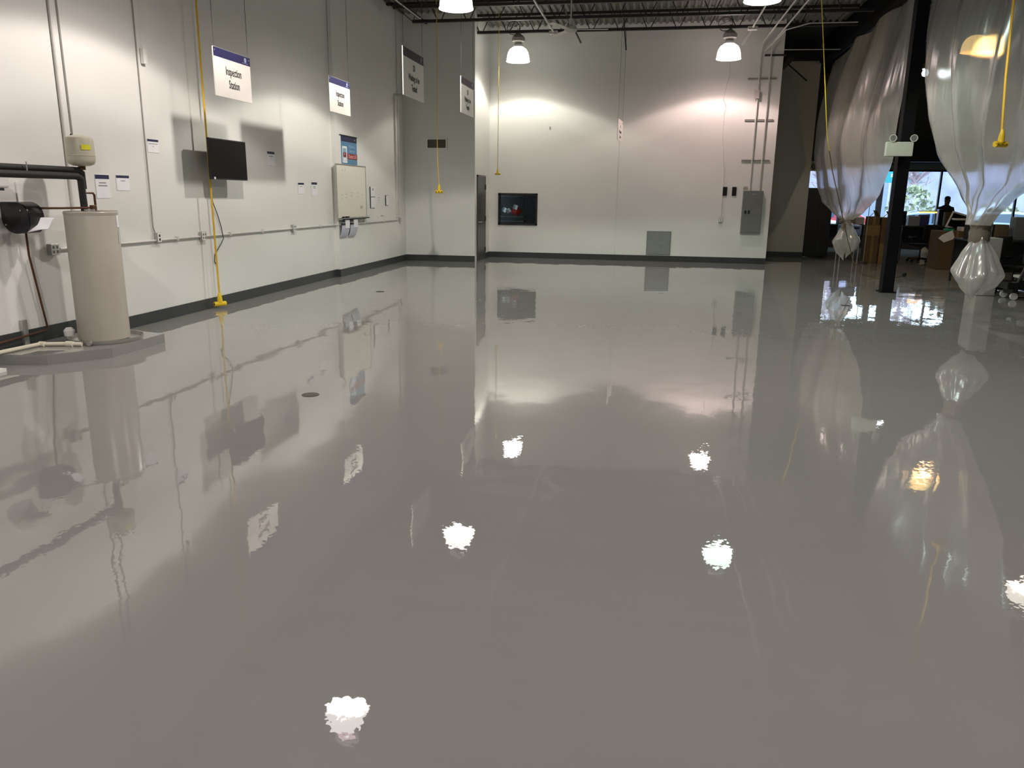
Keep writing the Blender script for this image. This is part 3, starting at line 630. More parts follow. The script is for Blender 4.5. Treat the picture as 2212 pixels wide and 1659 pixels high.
# ------------------------------------------------------------------ rear-left wall vent, far wall items
t = thing('wall_vent', 'small louvred wall vent high on the rear wall at left', 'vent', (-5.33, 19.29, 2.73))
MB().box(-5.585, -5.06, 19.27, 19.30, 2.735, 2.765).box(-5.585, -5.06, 19.27, 19.30, 2.965, 2.995).box(-5.585, -5.555, 19.27, 19.3, 2.765, 2.965).box(-5.09, -5.06, 19.27, 19.3, 2.765, 2.965).build('frame', white_m, t)
m = MB()
for i in range(8): m.box(-5.555, -5.09, 19.28, 19.298, 2.77+i*.0245, 2.782+i*.0245)
m.build('louvres', grille_m, t); MB().box(-5.555, -5.09, 19.296, 19.3, 2.765, 2.965).build('backing', mat('vent dark', (.05, .045, .03), .7), t)
t = thing('access_panel', 'square grey access panel low on the far wall', 'panel', (.2, 21.05, .17))
MB().box(-.11, .52, 21.045, 21.06, .165, .785).build('frame', grey_m, t); MB().box(-.085, .495, 21.038, 21.046, .19, .76).build('door', mat('panel grey', (.23, .245, .24), .45), t)
t = thing('electrical_panel', 'tall grey electrical panel on the far wall under two conduits', 'electrical panel', (2.5, 21.0, .79))
MB().box(2.25, 2.74, 20.94, 21.06, .79, 1.84).build('cabinet', grey_m, t)
MB().box(2.265, 2.725, 20.93, 20.94, .81, 1.82).build('door', mat('panel door grey', (.17, .18, .175), .35), t)
for x in (2.335, 2.42):
    MB().box(x-.02, x+.02, 20.92, 20.93, 1.27, 1.35).build('latch', plas_b, t)
MB().box(2.48, 2.53, 20.926, 20.93, 1.745, 1.765).build('nameplate', galv, t)
for x, lb in ((1.80, 'black rectangular plate on far wall, left of the pair'), (2.03, 'black rectangular plate on far wall, nearer the electrical panel')):
    tag(MB().box(x-.055, x+.055, 21.03, 21.06, 1.71, 1.93, .005).build('wall_plate', plas_b), lb, 'plate', 'black wall plates')
tag(MB().box(2.25, 2.36, 21.05, 21.06, 1.87, 1.94).build('wall_label', mat('grey label', (.35, .34, .30), .6)), 'small grey label above the electrical panel', 'label')
t = thing('outlet_box', 'outlet box at the end of a thin conduit, far wall left of panel', 'outlet', (1.75, 21.03, 1.03))
MB().box(1.70, 1.79, 21.0, 21.06, 1.04, 1.17).build('box', galv, t); MB().box(1.71, 1.78, 20.995, 21.0, 1.05, 1.16).build('cover', white_m, t); MB().box(1.74, 1.75, 20.99, 20.996, 1.06, 1.15).build('socket', ink_m, t)
tag(MB().tube([(1.745, 21.045, 1.17), (1.75, 21.045, 2.4)], .009).build('wall_conduit', cond_m), 'thin white conduit rising from the far wall outlet', 'conduit')
tag(MB().tube([(1.60, 19.6, 5.3), (1.68, 20.95, 5.0), (1.70, 21.03, 4.6), (1.63, 21.04, 4.25), (1.60, 21.04, 4.05), (1.68, 21.04, 3.88), (1.64, 21.04, 3.7), (1.65, 21.04, 3.2), (1.73, 21.05, 2.4)], .006, 6).build('hanging_cable', cond_m), 'wavy pale cable hanging down the far wall below the pink lamp', 'cable')
for i, (x, lb) in enumerate(((2.42, 'left one of two vertical conduits above the electrical panel'), (2.66, 'right one of two vertical conduits above the electrical panel'))):
    tag(MB().tube([(x-.02, 21.0, 1.84), (x-.01, 20.99, 5.0)] + [tuple(p) for p in arc((x-.01, 20.99, 5.05), (x, 20.98, 5.33), (x+.03, 20.7, 5.36), 6)] + [(x+.15, 12.0, 5.38)], .018, 10).build('wall_conduit', cond_m, smooth=True), lb, 'conduit', 'conduits above the panel')
for z, lb in ((4.52, 'highest of three strut channels behind the panel conduits'), (3.55, 'middle of three strut channels behind the panel conduits'), (2.58, 'lowest of three strut channels behind the panel conduits')):
    tag(MB().box(2.15, 2.83, 21.02, 21.06, z-.02, z-.006).box(2.15, 2.83, 21.02, 21.06, z+.006, z+.02).box(2.15, 2.83, 21.05, 21.06, z-.02, z+.02).build('strut_channel', mat('strut', (.42, .40, .38), .5, metal=.3)), lb, 'strut', 'strut channels on the far wall')
tag(MB().box(2.32, 2.44, 20.93, 20.96, 4.05, 4.25).build('conduit_tag', mat('tag', (.5, .47, .44), .6)), 'small pale tag hanging on the left panel conduit', 'tag')
tag(MB().box(2.5, 3.0, 20.98, 21.04, 5.03, 5.07).build('support_bracket', steel_b), 'short black bracket where the panel conduits bend', 'bracket')
tag(MB().lathe([(.02, 0), (.02, .02)], (-2.75, 21.04, 3.39), 'y', 10).box(-2.765, -2.735, 21.045, 21.06, 3.34, 3.38).build('wall_sensor', galv), 'tiny sensor on the far wall above the black window', 'sensor')
# drain covers
for x, y, lb in ((-2.75, 5.91, 'round dark floor cover nearest the camera at left'), (-4.58, 12.82, 'round dark floor cover near the left wall, middle distance'), (3.13, 13.1, 'round dark floor cover in the window reflection at right'), (.66, 20.3, 'round dark floor cover close to the far wall')):
    tag(MB().lathe([(.072, -.002), (.072, .003), (.06, .0035), (0, .0035)], (x, y, 0), n=28).build('floor_cover', mat('dark bronze', (.05, .045, .035), .5)), lb, 'floor cover', 'round floor covers')
# store room contents seen through the black window
t = thing('wire_shelf', 'dim wire shelf inside the dark room behind the small window', 'shelf', (-3.8, 21.75, .6))
for x in (-4.25, -3.5):
    for y in (21.6, 22.1): MB().tube([(x, y, 0), (x, y, 1.75)], .010).build('post', steel_b, t)
for z in (.95, 1.07, 1.62): MB().box(-4.25, -3.5, 21.6, 22.1, z, z+.015).build('shelf_deck', grey_m, t)
MB().box(-4.25, -3.5, 21.6, 22.1, .02, .03).build('shelf_deck', galv, t)
def blob(c, r, sx, sy, sz, seed, name, m):
    rnd = random.Random(seed); b = MB()
    ret = bmesh.ops.create_icosphere(b.b, subdivisions=3, radius=r)
    ph = [rnd.uniform(0, 6) for _ in range(6)]
    for v in ret['verts']:
        k = 1 + .15*math.sin(v.co.x/r*3+ph[0]) + .12*math.sin(v.co.y/r*4+ph[1]) + .12*math.sin(v.co.z/r*5+ph[2])
        v.co = Vector((v.co.x*sx*k, v.co.y*sy*k, v.co.z*sz*k)) + Vector(c)
    return b.build(name, m, smooth=True)
tag(blob((-3.74, 21.83, 1.215), .14, 1.2, 1, .7, 3, 'cloth_bundle', red_m), 'red bundle on the shelf behind the small window', 'bundle')
for i, (x, z, a) in enumerate(((-4.08, 1.27, .5), (-3.90, 1.25, -.6), (-3.76, 1.34, .3))):
    o = tag(MB().grid(lambda u, v: Vector((-.06+.12*u, 0.02*math.sin(u*5), -.06+.12*v)), 4, 4).build('crumpled_paper', paper_m), ('crumpled white paper at the left of the red bundle', 'crumpled white paper leaning on the red bundle', 'crumpled white paper on top of the red bundle')[i], 'paper', 'papers behind the small window')
    o.modifiers.new('s', 'SOLIDIFY').thickness = .004; o.location = (x, 21.66, z-.06); o.rotation_euler = (.2, a, .2)

# ------------------------------------------------------------------ yellow drop cords
def drop_cord(path, r, label, s=1., plugrot=0):
    t = thing('drop_cord', label, 'extension cord', path[-1], 'yellow drop cords')
    MB().tube(path, r, 8).build('cord', cord_y, t, True)
    x, y, z = path[-1]
    MB().lathe([(.012*s, .10*s), (.022*s, .07*s), (.03*s, .03*s), (.032*s, -.03*s)], (x, y, z), n=14).build('plug_body', plug_y, t, True)
    c, q = math.cos(plugrot), math.sin(plugrot)
    o = MB().tube([(x-.075*s*c, y-.075*s*q, z-.045*s), (x+.075*s*c, y+.075*s*q, z-.045*s)], .03*s, 12).build('socket_block', plug_y, t, True)
    for k in (-.075, 0, .075):
        MB().lathe([(.011*s, 0), (.011*s, .004)], (x+k*s*c*.75, y+k*s*q*.75-.03*s, z-.045*s), 'y', 10).build('socket_face', cord_k, t)
drop_cord([(-6.12, 10.28, 5.8), (-6.12, 10.28, 3), (-6.12, 10.29, 1.0), (-6.115, 10.29, .12)], .0135, 'yellow cord hanging to the floor in front of the television', 1.15, .9)
drop_cord([(-4.72, 17.2, 5.83), (-4.72, 17.2, 4.0), (-4.735, 17.2, 3.0), (-4.73, 17.2, 2.4), (-4.70, 17.2, 1.76)], .008, 'yellow cord hanging across the rear wall vent', 1.15, .1)
drop_cord([(-3.80, 19.4, 5.83), (-3.80, 19.4, 4.6), (-3.81, 19.4, 2.2)], .007, 'thin yellow cord hanging at the left end of the far wall', .85, .2)
drop_cord([(3.52, 9.35, 5.8), (3.50, 9.31, 3.64), (3.50, 9.22, 2.9), (3.50, 9.09, 2.27)], .013, 'yellow cord hanging over the right curtain', 1.0, .5)
t = thing('drop_cord', 'yellow cord draped down the left curtain and along the floor', 'extension cord', (4.2, 17, 0), 'yellow drop cords')
MB().tube([(2.5, 15.0, 5.8), (2.64, 15.0, 4.94), (2.8, 15.0, 3.83), (2.99, 15.2, 2.78), (3.08, 15.3, 2.5)], .008, 7).build('cord', cord_y, t, True)
MB().tube([(3.08, 15.3, 2.5), (3.23, 15.6, 2.16), (3.48, 16.0, 1.66), (3.74, 16.6, 1.26), (4.0, 17.15, .83), (4.2, 17.4, .42), (4.5, 17.7, .10), (4.8, 17.9, .012), (5.01, 17.94, .012), (5.3, 18.2, .012), (5.6, 18.65, .012)], .009, 7).build('lower_cord', rope_m, t, True)
MB().lathe([(.02, 0), (.045, .02), (.05, .05), (.03, .08), (.01, .09)], (5.62, 18.65, 0), n=16).build('plug_end', plas_b, t, True)

# ------------------------------------------------------------------ plastic curtains
def interp(tab, z):
    for (z0, a), (z1, b) in zip(tab, tab[1:]):
        if (z0-z)*(z1-z) <= 0:
            k = (z-z0)/(z1-z0) if z1 != z0 else 0; k = k*k*(3-2*k)*.4 + k*.6
            return a+(b-a)*k
    return tab[0][1] if abs(z-tab[0][0]) < abs(z-tab[-1][0]) else tab[-1][1]
def curtain(far, near, ztop, tie, folds, seed, label, skirt, tie_r):
    rnd = random.Random(seed); ph = [rnd.uniform(0, 6.28) for _ in range(8)]
    t = thing('plastic_curtain', label, 'curtain', (4.4, tie[1], 0), 'tied plastic sheet curtains')
    zt = tie[2]
    def f(u, v):
        z = ztop(u) + (zt-ztop(u))*v
        yf = interp(far, z); yn = interp(near, z)
        k = min(1, max(0, (z-zt)/1.3)); g = 1-k      # gathering
        amp = .02 + .06*math.sin(PI*min(1, v*1.05))**.7*(.35+.65*v)
        fx = amp*(math.sin(u*folds*2*PI+ph[0]) + .45*math.sin(u*folds*5.3+ph[1]+v*2) + .3*math.sin(u*folds*11+ph[2]-v*3))
        fx += .05*math.sin(v*6+u*4+ph[3])*math.sin(PI*v)
        th = PI*(1-u)
        ring_x = tie_r*math.sin(th)*-1 + tie_r*.2*math.sin(u*40)
        w = g**2.2
        bulge = -.22*math.sin(PI*u)*math.sin(PI*min(1, v))**1.5 - .12*math.sin(PI*v)
        X = 4.40 + (fx*(1-w*.75) + bulge*(1-w)) + (tie[0]-4.40+ring_x)*w
        Y = yf + (yn-yf)*u + .05*math.sin(v*9+u*7+ph[4])*math.sin(PI*u)
        return Vector((X, Y, z))
    MB().grid(f, 150, 90).build('sheet', plastic, t, True)
    # skirt below the tie
    zb, prof = skirt
    def sk(u, v):
        a = 2*PI*u; r = interp([(p[0], p[1]) for p in prof], v); 
        rip = 1 + .13*math.sin(a*5+ph[5]+v*1.5)*min(1, v*3) + .07*math.sin(a*11+ph[6])*min(1, v*2) 
        low = zb + .05*math.sin(a*2+ph[7]) + .05*math.sin(a*3+ph[2]) 
        z = (zt-.02)+(low-(zt-.02))*v
        return Vector((tie[0]+r*.9*rip*math.cos(a)+skirt_off[0]*v, tie[1]+r*1.1*rip*math.sin(a)+skirt_off[1]*v, z))
    skirt_off = (.0, -.12)
    MB().grid(sk, 96, 30).build('gathered_skirt', plastic, t, True)
    return t
# left one: between the black column and the shaded wall
far = [(5.30, 22.6), (5.2, 22.6), (4.42, 23.0), (3.5, 23.4), (2.8, 23.6), (2.03, 22.9), (1.6, 22.0), (1.35, 20.6), (1.20, 19.15)]
near = [(5.30, 15.6), (5.0, 15.65), (3.53, 15.72), (2.42, 16.0), (1.76, 16.75), (1.38, 17.7), (1.20, 18.55)]
tl = curtain(far, near, lambda u: 5.28 - .10*math.sin(u*9)**2 - .22*(1-u)**4, (4.34, 18.85, 1.20), 4, 3, 'left plastic sheet curtain tied near its foot, behind the black column', (.40, [(0, .08), (.3, .20), (.55, .30), (.75, .24), (1, .03)]), .13)
m = MB()
for a in range(3): m.tube([(4.34+.15*math.cos(q), 18.85+.30*math.sin(q), 1.18+.03*a+.03*math.sin(q*2+a)) for q in [i/20*2*PI for i in range(21)]], .022, 6)
m.build('tie_strap', tape_m, tl); MB().box(4.18, 4.24, 18.5, 18.72, 1.02, 1.13).build('loose_tape', tape_m, tl)
# right one: from the column toward the camera
far = [(5.30, 15.0), (4.71, 14.8), (3.77, 14.35), (3.0, 14.0), (2.38, 13.55), (1.74, 12.5), (1.45, 11.98), (1.34, 11.85)]
near = [(5.30, 8.2), (4.0, 8.4), (3.0, 8.8), (2.3, 9.4), (1.9, 10.1), (1.65, 10.8), (1.45, 11.2), (1.34, 11.35)]
tr_ = curtain(far, near, lambda u: 5.28 - .10*math.sin(u*11)**2, (4.38, 11.6, 1.34), 4, 11, 'right plastic sheet curtain tied with tape, nearest the camera', (.44, [(0, .09), (.2, .11), (.45, .22), (.72, .31), (.88, .24), (1, .10)]), .15)
m = MB()
m.lathe([(.115, 1.10), (.13, 1.13), (.125, 1.18), (.135, 1.24), (.12, 1.29), (.135, 1.34), (.12, 1.36)], (4.38, 11.6, 0), n=20, sy=1.15)
m.build('tape_wrap', tape_m, tr_, True)

# ------------------------------------------------------------------ emergency light on the column
t = thing('emergency_light', 'beige emergency light with two round heads mounted on black column', 'emergency light', (4.2, 15.1, 2.39))
MB().box(3.97, 4.41, 15.04, 15.15, 2.40, 2.64, .008).build('housing', beige_m, t)
MB().box(4.24, 4.40, 15.15, 15.19, 2.44, 2.60).build('mount', steel_b, t)
for x in (4.06, 4.40):
    hd = MB().lathe([(.02, .05), (.05, .03), (.062, -.02), (.062, -.035), (.05, -.035), (.045, -.01), (.0, 0)], (x, 15.06, 2.70), 'y', 22).build('lamp_head', beige_m, t, True)
    MB().lathe([(.048, -.030), (.048, -.026), (0, -.026)], (x, 15.06, 2.70), 'y', 20).build('lens', galv, hd)
    MB().tube([(x, 15.08, 2.63), (x, 15.09, 2.68)], .015).build('swivel', beige_m, t)

# ------------------------------------------------------------------ workshop behind the curtains
t = thing('storage_cabinet', 'tall black cabinet at the end of the shaded wall', 'cabinet', (4.75, 24.45, 0))
MB().box(4.38, 5.1, 24.12, 24.8, .02, 1.97, .01).build('body', black_m, t); MB().box(4.40, 4.735, 24.105, 24.12, .06, 1.93).build('door', black_m, t); MB().box(4.745, 5.08, 24.105, 24.12, .06, 1.93).build('door', black_m, t)
t = thing('exit_sign', 'pale exit sign with black letters beside the left curtain edge', 'sign', (4.9, 26.0, 2.6))
MB().box(4.30+.28, 5.02, 26.0, 26.05, 2.50, 2.76).build('housing', mat('exit face', (.50, .51, .45), .5), t); text('EXIT', .24, ink_m, t, (4.80, 25.995, 2.62), 'y', sx=.72)
MB().tube([(4.8, 26.02, 2.76), (4.8, 26.02, 5.8)], .01).build('stem', steel_b, t)
def desk(x0, x1, y0, y1, h, label):
    t = thing('work_desk', label, 'desk', ((x0+x1)/2, (y0+y1)/2, 0), 'workshop desks')
    MB().box(x0, x1, y0, y1, h-.035, h, .006).build('desktop', desk_m, t)
    for x in (x0+.03, x1-.03):
        for y in (y0+.03, y1-.03): MB().box(x-.02, x+.02, y-.02, y+.02, 0, h-.035).build('leg', steel_b, t)
    MB().box(x0+.03, x1-.03, y1-.04, y1-.02, .2, h-.04).build('modesty_panel', desk_m, t)
    return t
desk(7.3, 9.3, 25.0, 25.8, .92, 'black desk in front of the big window, behind the office chair')
desk(5.0, 6.9, 26.2, 27.0, .9, 'desk behind the left curtain near the window')
desk(9.6, 12.4, 24.6, 25.4, .9, 'desk right of the standing person')
desk(7.5, 9.2, 22.2, 22.9, .88, 'desk behind the large cardboard box')
# office chair
def office_chair(x, y, rot, label, col=fab_k):
    t = thing('office_chair', label, 'chair', (x, y, 0), 'office chairs')
    R = Matrix.Rotation(rot, 3, 'Z'); O = Vector((x, y, 0))
    P = lambda a, b, c: tuple(O + R @ Vector((a, b, c)))
    for k in range(5):
        a = k*2*PI/5+.3
        lg = MB().tube([P(0, 0, .10), P(.30*math.cos(a), .30*math.sin(a), .075)], [.026, .017], 8).build('base_leg', plas_b, t, True)
        MB().tube([P(.30*math.cos(a)-.012, .30*math.sin(a), .03), P(.30*math.cos(a)+.03, .30*math.sin(a)+.01, .03)], .03, 12).build('caster', plas_b, lg, True)
    MB().lathe([(.03, .06), (.035, .14), (.02, .15), (.02, .42)], (x, y, 0), n=14).build('gas_lift', steel_b, t, True)
    s = MB(); s.box(-.24, .24, -.23, .24, .43, .50, .03); s.b.transform(Matrix.Translation(O) @ R.to_4x4()); s.build('seat', col, t, True)
    b = MB(); b.grid(lambda u, v: O + R @ Vector((-.22+.44*u, .27+.05*v - .05*math.sin(PI*u), .60+.42*v)), 10, 8)
    bb = b.build('backrest', col, t, True); md = bb.modifiers.new('s', 'SOLIDIFY'); md.thickness = .05
    MB().tube([P(0, .15, .45), P(0, .30, .48), P(0, .32, .75)], .018, 8).build('back_bracket', steel_b, t, True)
    for sx in (-1, 1):
        MB().tube([P(sx*.20, .05, .46), P(sx*.29, .05, .48), P(sx*.29, .02, .66)], .014, 8).build('arm_post', plas_b, t, True)
        a = MB(); a.box(sx*.29-.03, sx*.29+.03, -.13, .12, .66, .69, .01); a.b.transform(Matrix.Translation(O) @ R.to_4x4()); a.build('armrest', plas_b, t, True)
office_chair(7.35, 23.3, PI+.35, 'black office chair standing right of the black column before the desk')
office_chair(6.62, 15.75, .6, 'black office chair partly hidden behind the right curtain skirt')
# boxes
def carton(x0, x1, y0, y1, z0, z1, m, label, flap=False):
    t = thing('cardboard_box', label, 'box', ((x0+x1)/2, (y0+y1)/2, z0), 'cardboard boxes')
    MB().box(x0, x1, y0, y1, z0, z1, .004).build('carton', m, t)
    if flap:
        f = MB(); f.prism([(x0, z1), (x0+.02, z1), (x0+(x1-x0)*.55, z1+.14), (x0+(x1-x0)*.52, z1+.15)], 'y', y0, y0+.01); f.build('flap', m, t)
        f = MB(); f.prism([(x1, z1), (x1-.02, z1), (x1-(x1-x0)*.4, z1+.15), (x1-(x1-x0)*.37, z1+.16)], 'y', y0, y1); f.build('flap', m, t)
    MB().box((x0+x1)/2-.03, (x0+x1)/2+.03, y0-.001, y0, z0, z1).build('tape', card2_m, t)
carton(6.97, 7.75, 20.8, 21.5, 0, .93, card_m, 'largest dark brown cardboard box, a white sheet leaning on it')
carton(5.70, 6.02, 22.45, 22.9, 0, .72, card_m, 'brown box at the bottom left of the stack by the column')
carton(6.04, 6.36, 22.4, 22.9, 0, .52, card2_m, 'yellowish box at the bottom right of the stack by the column')
carton(6.04, 6.36, 22.45, 22.9, .521, .85, card_m, 'brown box sitting on the yellowish box by the column')
carton(5.70, 6.02, 22.45, 22.9, .721, 1.0, card2_m, 'tan box in the middle of the left stack by the column')
carton(5.72, 6.00, 22.5, 22.85, 1.001, 1.22, card_m, 'open topped brown box, topmost of the stack by the column', True)
carton(6.04, 6.34, 22.45, 22.85, .851, 1.2, card_m, 'open topped brown box nearest the black column', True)
o = tag(MB().prism([(0, 0), (.24, .10), (.16, .30), (-.06, .18), (-.14, .10)], 'y', 0, .004).build('leaning_sheet', paper_m), 'tilted white sheet stuck on the largest cardboard box', 'paper')
o.location = (7.12, 20.79, .66)
# monitor with white frame leaning
t = thing('computer_monitor', 'tilted white framed monitor above the largest cardboard box', 'monitor', (7.75, 22.3, .9))
m = MB(); m.box(0, .50, 0, .03, 0, .44, .004); m.b.transform(Matrix.Translation((7.62, 22.45, .98)) @ Matrix.Rotation(.28, 4, 'Y') @ Matrix.Rotation(.1, 4, 'X')); m.build('frame', white_m, t)
m = MB(); m.box(.035, .465, -.003, .0, .05, .40); m.b.transform(Matrix.Translation((7.62, 22.45, .98)) @ Matrix.Rotation(.28, 4, 'Y') @ Matrix.Rotation(.1, 4, 'X')); m.build('screen', scr_m, t)
MB().box(7.68, 8.0, 22.42, 22.65, .881, .97).build('stand', steel_b, t)
t = thing('magnifier_lamp', 'flat white bench lamp left of the right curtain tie', 'lamp', (7.9, 21.9, .9))
MB().box(7.62, 8.25, 21.85, 22.1, 1.17, 1.22, .02).build('lamp_head', white_m, t); MB().tube([(7.95, 21.98, 1.17), (7.95, 22.28, 1.1), (7.95, 22.3, .88)], .02).build('post', plas_b, t)
tag(MB().box(7.15, 7.35, 21.0, 21.2, .93, .98, .01).build('parts_tray', green_m), 'green tray on top of the largest cardboard box', 'tray')
tag(MB().box(7.5, 7.72, 21.0, 21.3, .93, 1.03, .01).build('small_carton', white_m), 'small white carton on the largest cardboard box', 'carton')
# bench clutter
tag(MB().box(7.85, 8.16, 25.44, 25.75, .921, 1.24, .01).build('storage_tote', blue_m), 'dark blue tote on the desk below the orange light', 'tote')
tag(MB().box(7.48, 7.80, 25.1, 25.3, .92, 1.20, .01).build('paper_tray', mat('translucent bin', (.30, .32, .36), .4)), 'pale translucent bin on the desk left of the blue tote', 'bin')
t = thing('tube_lamp', 'glowing orange tube lamp above the desk before the window', 'lamp', (8.0, 25.4, .92))
MB().tube([(7.76, 25.12, 1.315), (8.24, 25.12, 1.32)], .022, 12).build('tube', led_m, t, True); MB().box(7.75, 8.25, 25.10, 25.16, 1.34, 1.36).tube([(8.22, 25.13, .921), (8.22, 25.13, 1.35)], .012).build('arm', steel_b, t)
for i, (x, w, hgt, m_) in enumerate(((7.42, .12, .42, plas_b), (7.60, .14, .30, steel_b), (8.42, .14, .48, plas_b), (8.62, .2, .40, card_m), (5.3, .3, .35, plas_b), (5.8, .25, .28, lblue_m), (6.3, .3, .22, white_m))):
    y = 25.5 if x > 7 else 26.5; z = .92 if x > 7 else .9
    tag(MB().box(x, x+w, y, y+.2, z, z+hgt, .01).build('equipment_box', m_), ('slim black instrument at the left end of the desk', 'short dark instrument on the desk beside the slim one', 'tall black instrument right of the orange lamp', 'brown instrument case at the right end of the desk', 'black instrument on the desk behind the left curtain', 'pale blue instrument on the desk behind the left curtain', 'white instrument on the desk behind the left curtain')[i], 'equipment', 'equipment on the desks')
tag(blob((8.15, 25.4, .13), .13, 1, .8, 1.1, 9, 'plastic_bag', white_m), 'crumpled white bag hanging beneath the desk right of the office chair', 'bag')
t = thing('blue_printer', 'blue and white printer on a stand behind the left curtain skirt', 'printer', (5.35, 22.8, 0))
MB().box(5.1, 5.62, 22.7, 23.2, .72, .98, .02).build('body', lblue_m, t); MB().box(5.18, 5.55, 22.69, 22.7, .88, .93).build('slot', ink_m, t)
for x in (5.13, 5.59):
    for y in (22.73, 23.17): MB().tube([(x, y, 0), (x, y, .72)], .014).build('leg', galv, t)
t = thing('pole_stand', 'thin pole on a small base left of the box stack', 'stand', (5.62, 22.2, 0))
MB().tube([(5.62, 22.2, 0), (5.62, 22.2, 1.5)], .01).build('pole', galv, t); MB().lathe([(.1, 0), (.09, .04), (.02, .05)], (5.62, 22.2, 0), n=16).build('base', steel_b, t); MB().lathe([(.03, 1.5), (.04, 1.54), (0, 1.57)], (5.62, 22.2, 0), n=12).build('finial', plas_b, t)
# white cabinet and machine cart at right
t = thing('filing_cabinet', 'pale grey cabinet just right of the right curtain skirt', 'cabinet', (6.0, 15.35, 0))
MB().box(5.83, 6.14, 15.2, 15.7, 0, 1.02, .01).build('body', mat('pale grey enamel', (.42, .40, .38), .5), t); MB().box(5.85, 6.12, 15.19, 15.2, .5, .98).build('drawer', mat('pale grey front', (.40, .38, .36), .5), t)
t = thing('machine_cart', 'black wheeled cart with white tray at the right edge', 'cart', (6.4, 14.8, 0))
MB().box(6.08, 7.3, 14.6, 15.1, .18, .30, .01).build('chassis', plas_b, t); MB().box(6.35, 7.3, 14.6, 15.1, .36, .40).build('white_deck', white_m, t)
MB().tube([(6.28, 14.7, .28), (6.52, 14.7, 1.05)], .035, 8).build('upright', plas_b, t); MB().box(6.3, 6.44, 14.66, 14.74, .62, .85, .01).build('control_box', plas_b, t)
for x in (6.22, 7.2):
    for y in (14.65, 15.05): MB().tube([(x, y-.02, .06), (x, y+.02, .06)], .06, 16).build('wheel', white_m, t, True)
for x in (6.22, 7.2): MB().box(x-.02, x+.02, 14.66, 15.04, .09, .2).build('fork', steel_b, t)
desk(6.3, 8.6, 17.2, 18.0, .9, 'bench with clutter at the right edge of the photo')
for i, (x, w, hgt, m_) in enumerate(((6.35, .2, .35, plas_b), (6.62, .18, .5, galv), (6.85, .25, .3, card_m), (7.2, .3, .45, grey_m))):
    tag(MB().box(x, x+w, 17.4, 17.65, .9, .9+hgt, .01).build('equipment_box', m_), ('black instrument on the right edge bench, leftmost', 'silver instrument on the right edge bench', 'brown case on the right edge bench', 'grey instrument on the right edge bench, rightmost')[i], 'equipment', 'equipment on the right bench')
# small far lamp
t = thing('pendant_lamp', 'small white lit pendant lamp between the column and right curtain', 'lamp', (7.39, 25, 5.0))
MB().lathe([(.0, 5.06), (.07, 5.08), (.095, 5.15), (.07, 5.22), (.03, 5.24)], (7.39, 25, 0), n=18).build('bulb_globe', ledw_m, t, True)
MB().lathe([(.03, 5.24), (.16, 5.26), (.12, 5.38), (.03, 5.44)], (7.39, 25, 0), n=18).tube([(7.39, 25, 5.4), (7.39, 25, 5.82)], .01).build('fitting', bal_m, t, True)

# ------------------------------------------------------------------ standing person
def skin_obj(name, verts, edges, radii, m, parent=None, sub=2):
    me = bpy.data.meshes.new(name); me.from_pydata(verts, edges, [])
    o = bpy.data.objects.new(name, me); C.objects.link(o)
    o.modifiers.new('k', 'SKIN'); o.modifiers.new('s', 'SUBSURF').levels = sub
    if not me.skin_vertices: pass
    for i, r in enumerate(radii):
        sv = me.skin_vertices[0].data[i]; sv.radius = (r if isinstance(r, tuple) else (r, r)); sv.use_root = (i == 0)
    bpy.context.view_layer.update()
    ev = o.evaluated_get(bpy.context.evaluated_depsgraph_get()); nme = bpy.data.meshes.new_from_object(ev)
    bpy.data.objects.remove(o)
    no = bpy.data.objects.new(name, nme); C.objects.link(no); nme.materials.clear(); nme.materials.append(m)
    for p in nme.polygons: p.use_smooth = True
    if parent: no.parent = parent
    return no
px, py = 8.82, 26.15
pt = thing('person', 'person in dark jacket standing with back to the window, looking down', 'person', (px, py, 0))
V = [(0, 0, .93), (0, 0, 1.08), (0, .01, 1.25), (0, .0, 1.42), (0, -.01, 1.50), (0, -.02, 1.57), (0, -.03, 1.66), (0, -.03, 1.74),
     (.10, 0, .86), (.11, -.01, .48), (.12, .02, .08), (.13, -.10, .04), (-.10, 0, .86), (-.11, -.01, .48), (-.12, .02, .08), (-.13, -.10, .04),
     (.17, 0, 1.42), (.24, -.01, 1.17), (.20, -.20, 1.03), (.16, -.28, 1.02), (-.17, 0, 1.42), (-.25, -.01, 1.17), (-.20, -.20, 1.03), (-.16, -.28, 1.02)]
Ed = [(0, 1), (1, 2), (2, 3), (3, 4), (4, 5), (5, 6), (6, 7), (0, 8), (8, 9), (9, 10), (10, 11), (0, 12), (12, 13), (13, 14), (14, 15), (3, 16), (16, 17), (17, 18), (18, 19), (3, 20), (20, 21), (21, 22), (22, 23)]
Rr = [(.17, .12), (.16, .12), (.19, .13), (.17, .11), .065, .07, .088, .07, .10, .065, .045, .04, .10, .065, .045, .04, .075, .055, .04, .035, .075, .055, .04, .035]
body = skin_obj('body', V, Ed, Rr, jean_m, pt)
body.data.materials.append(skin_m)
for p in body.data.polygons:
    if p.center.z > 1.53 or (p.center.y < -.26 and .9 < p.center.z < 1.1): p.material_index = 1
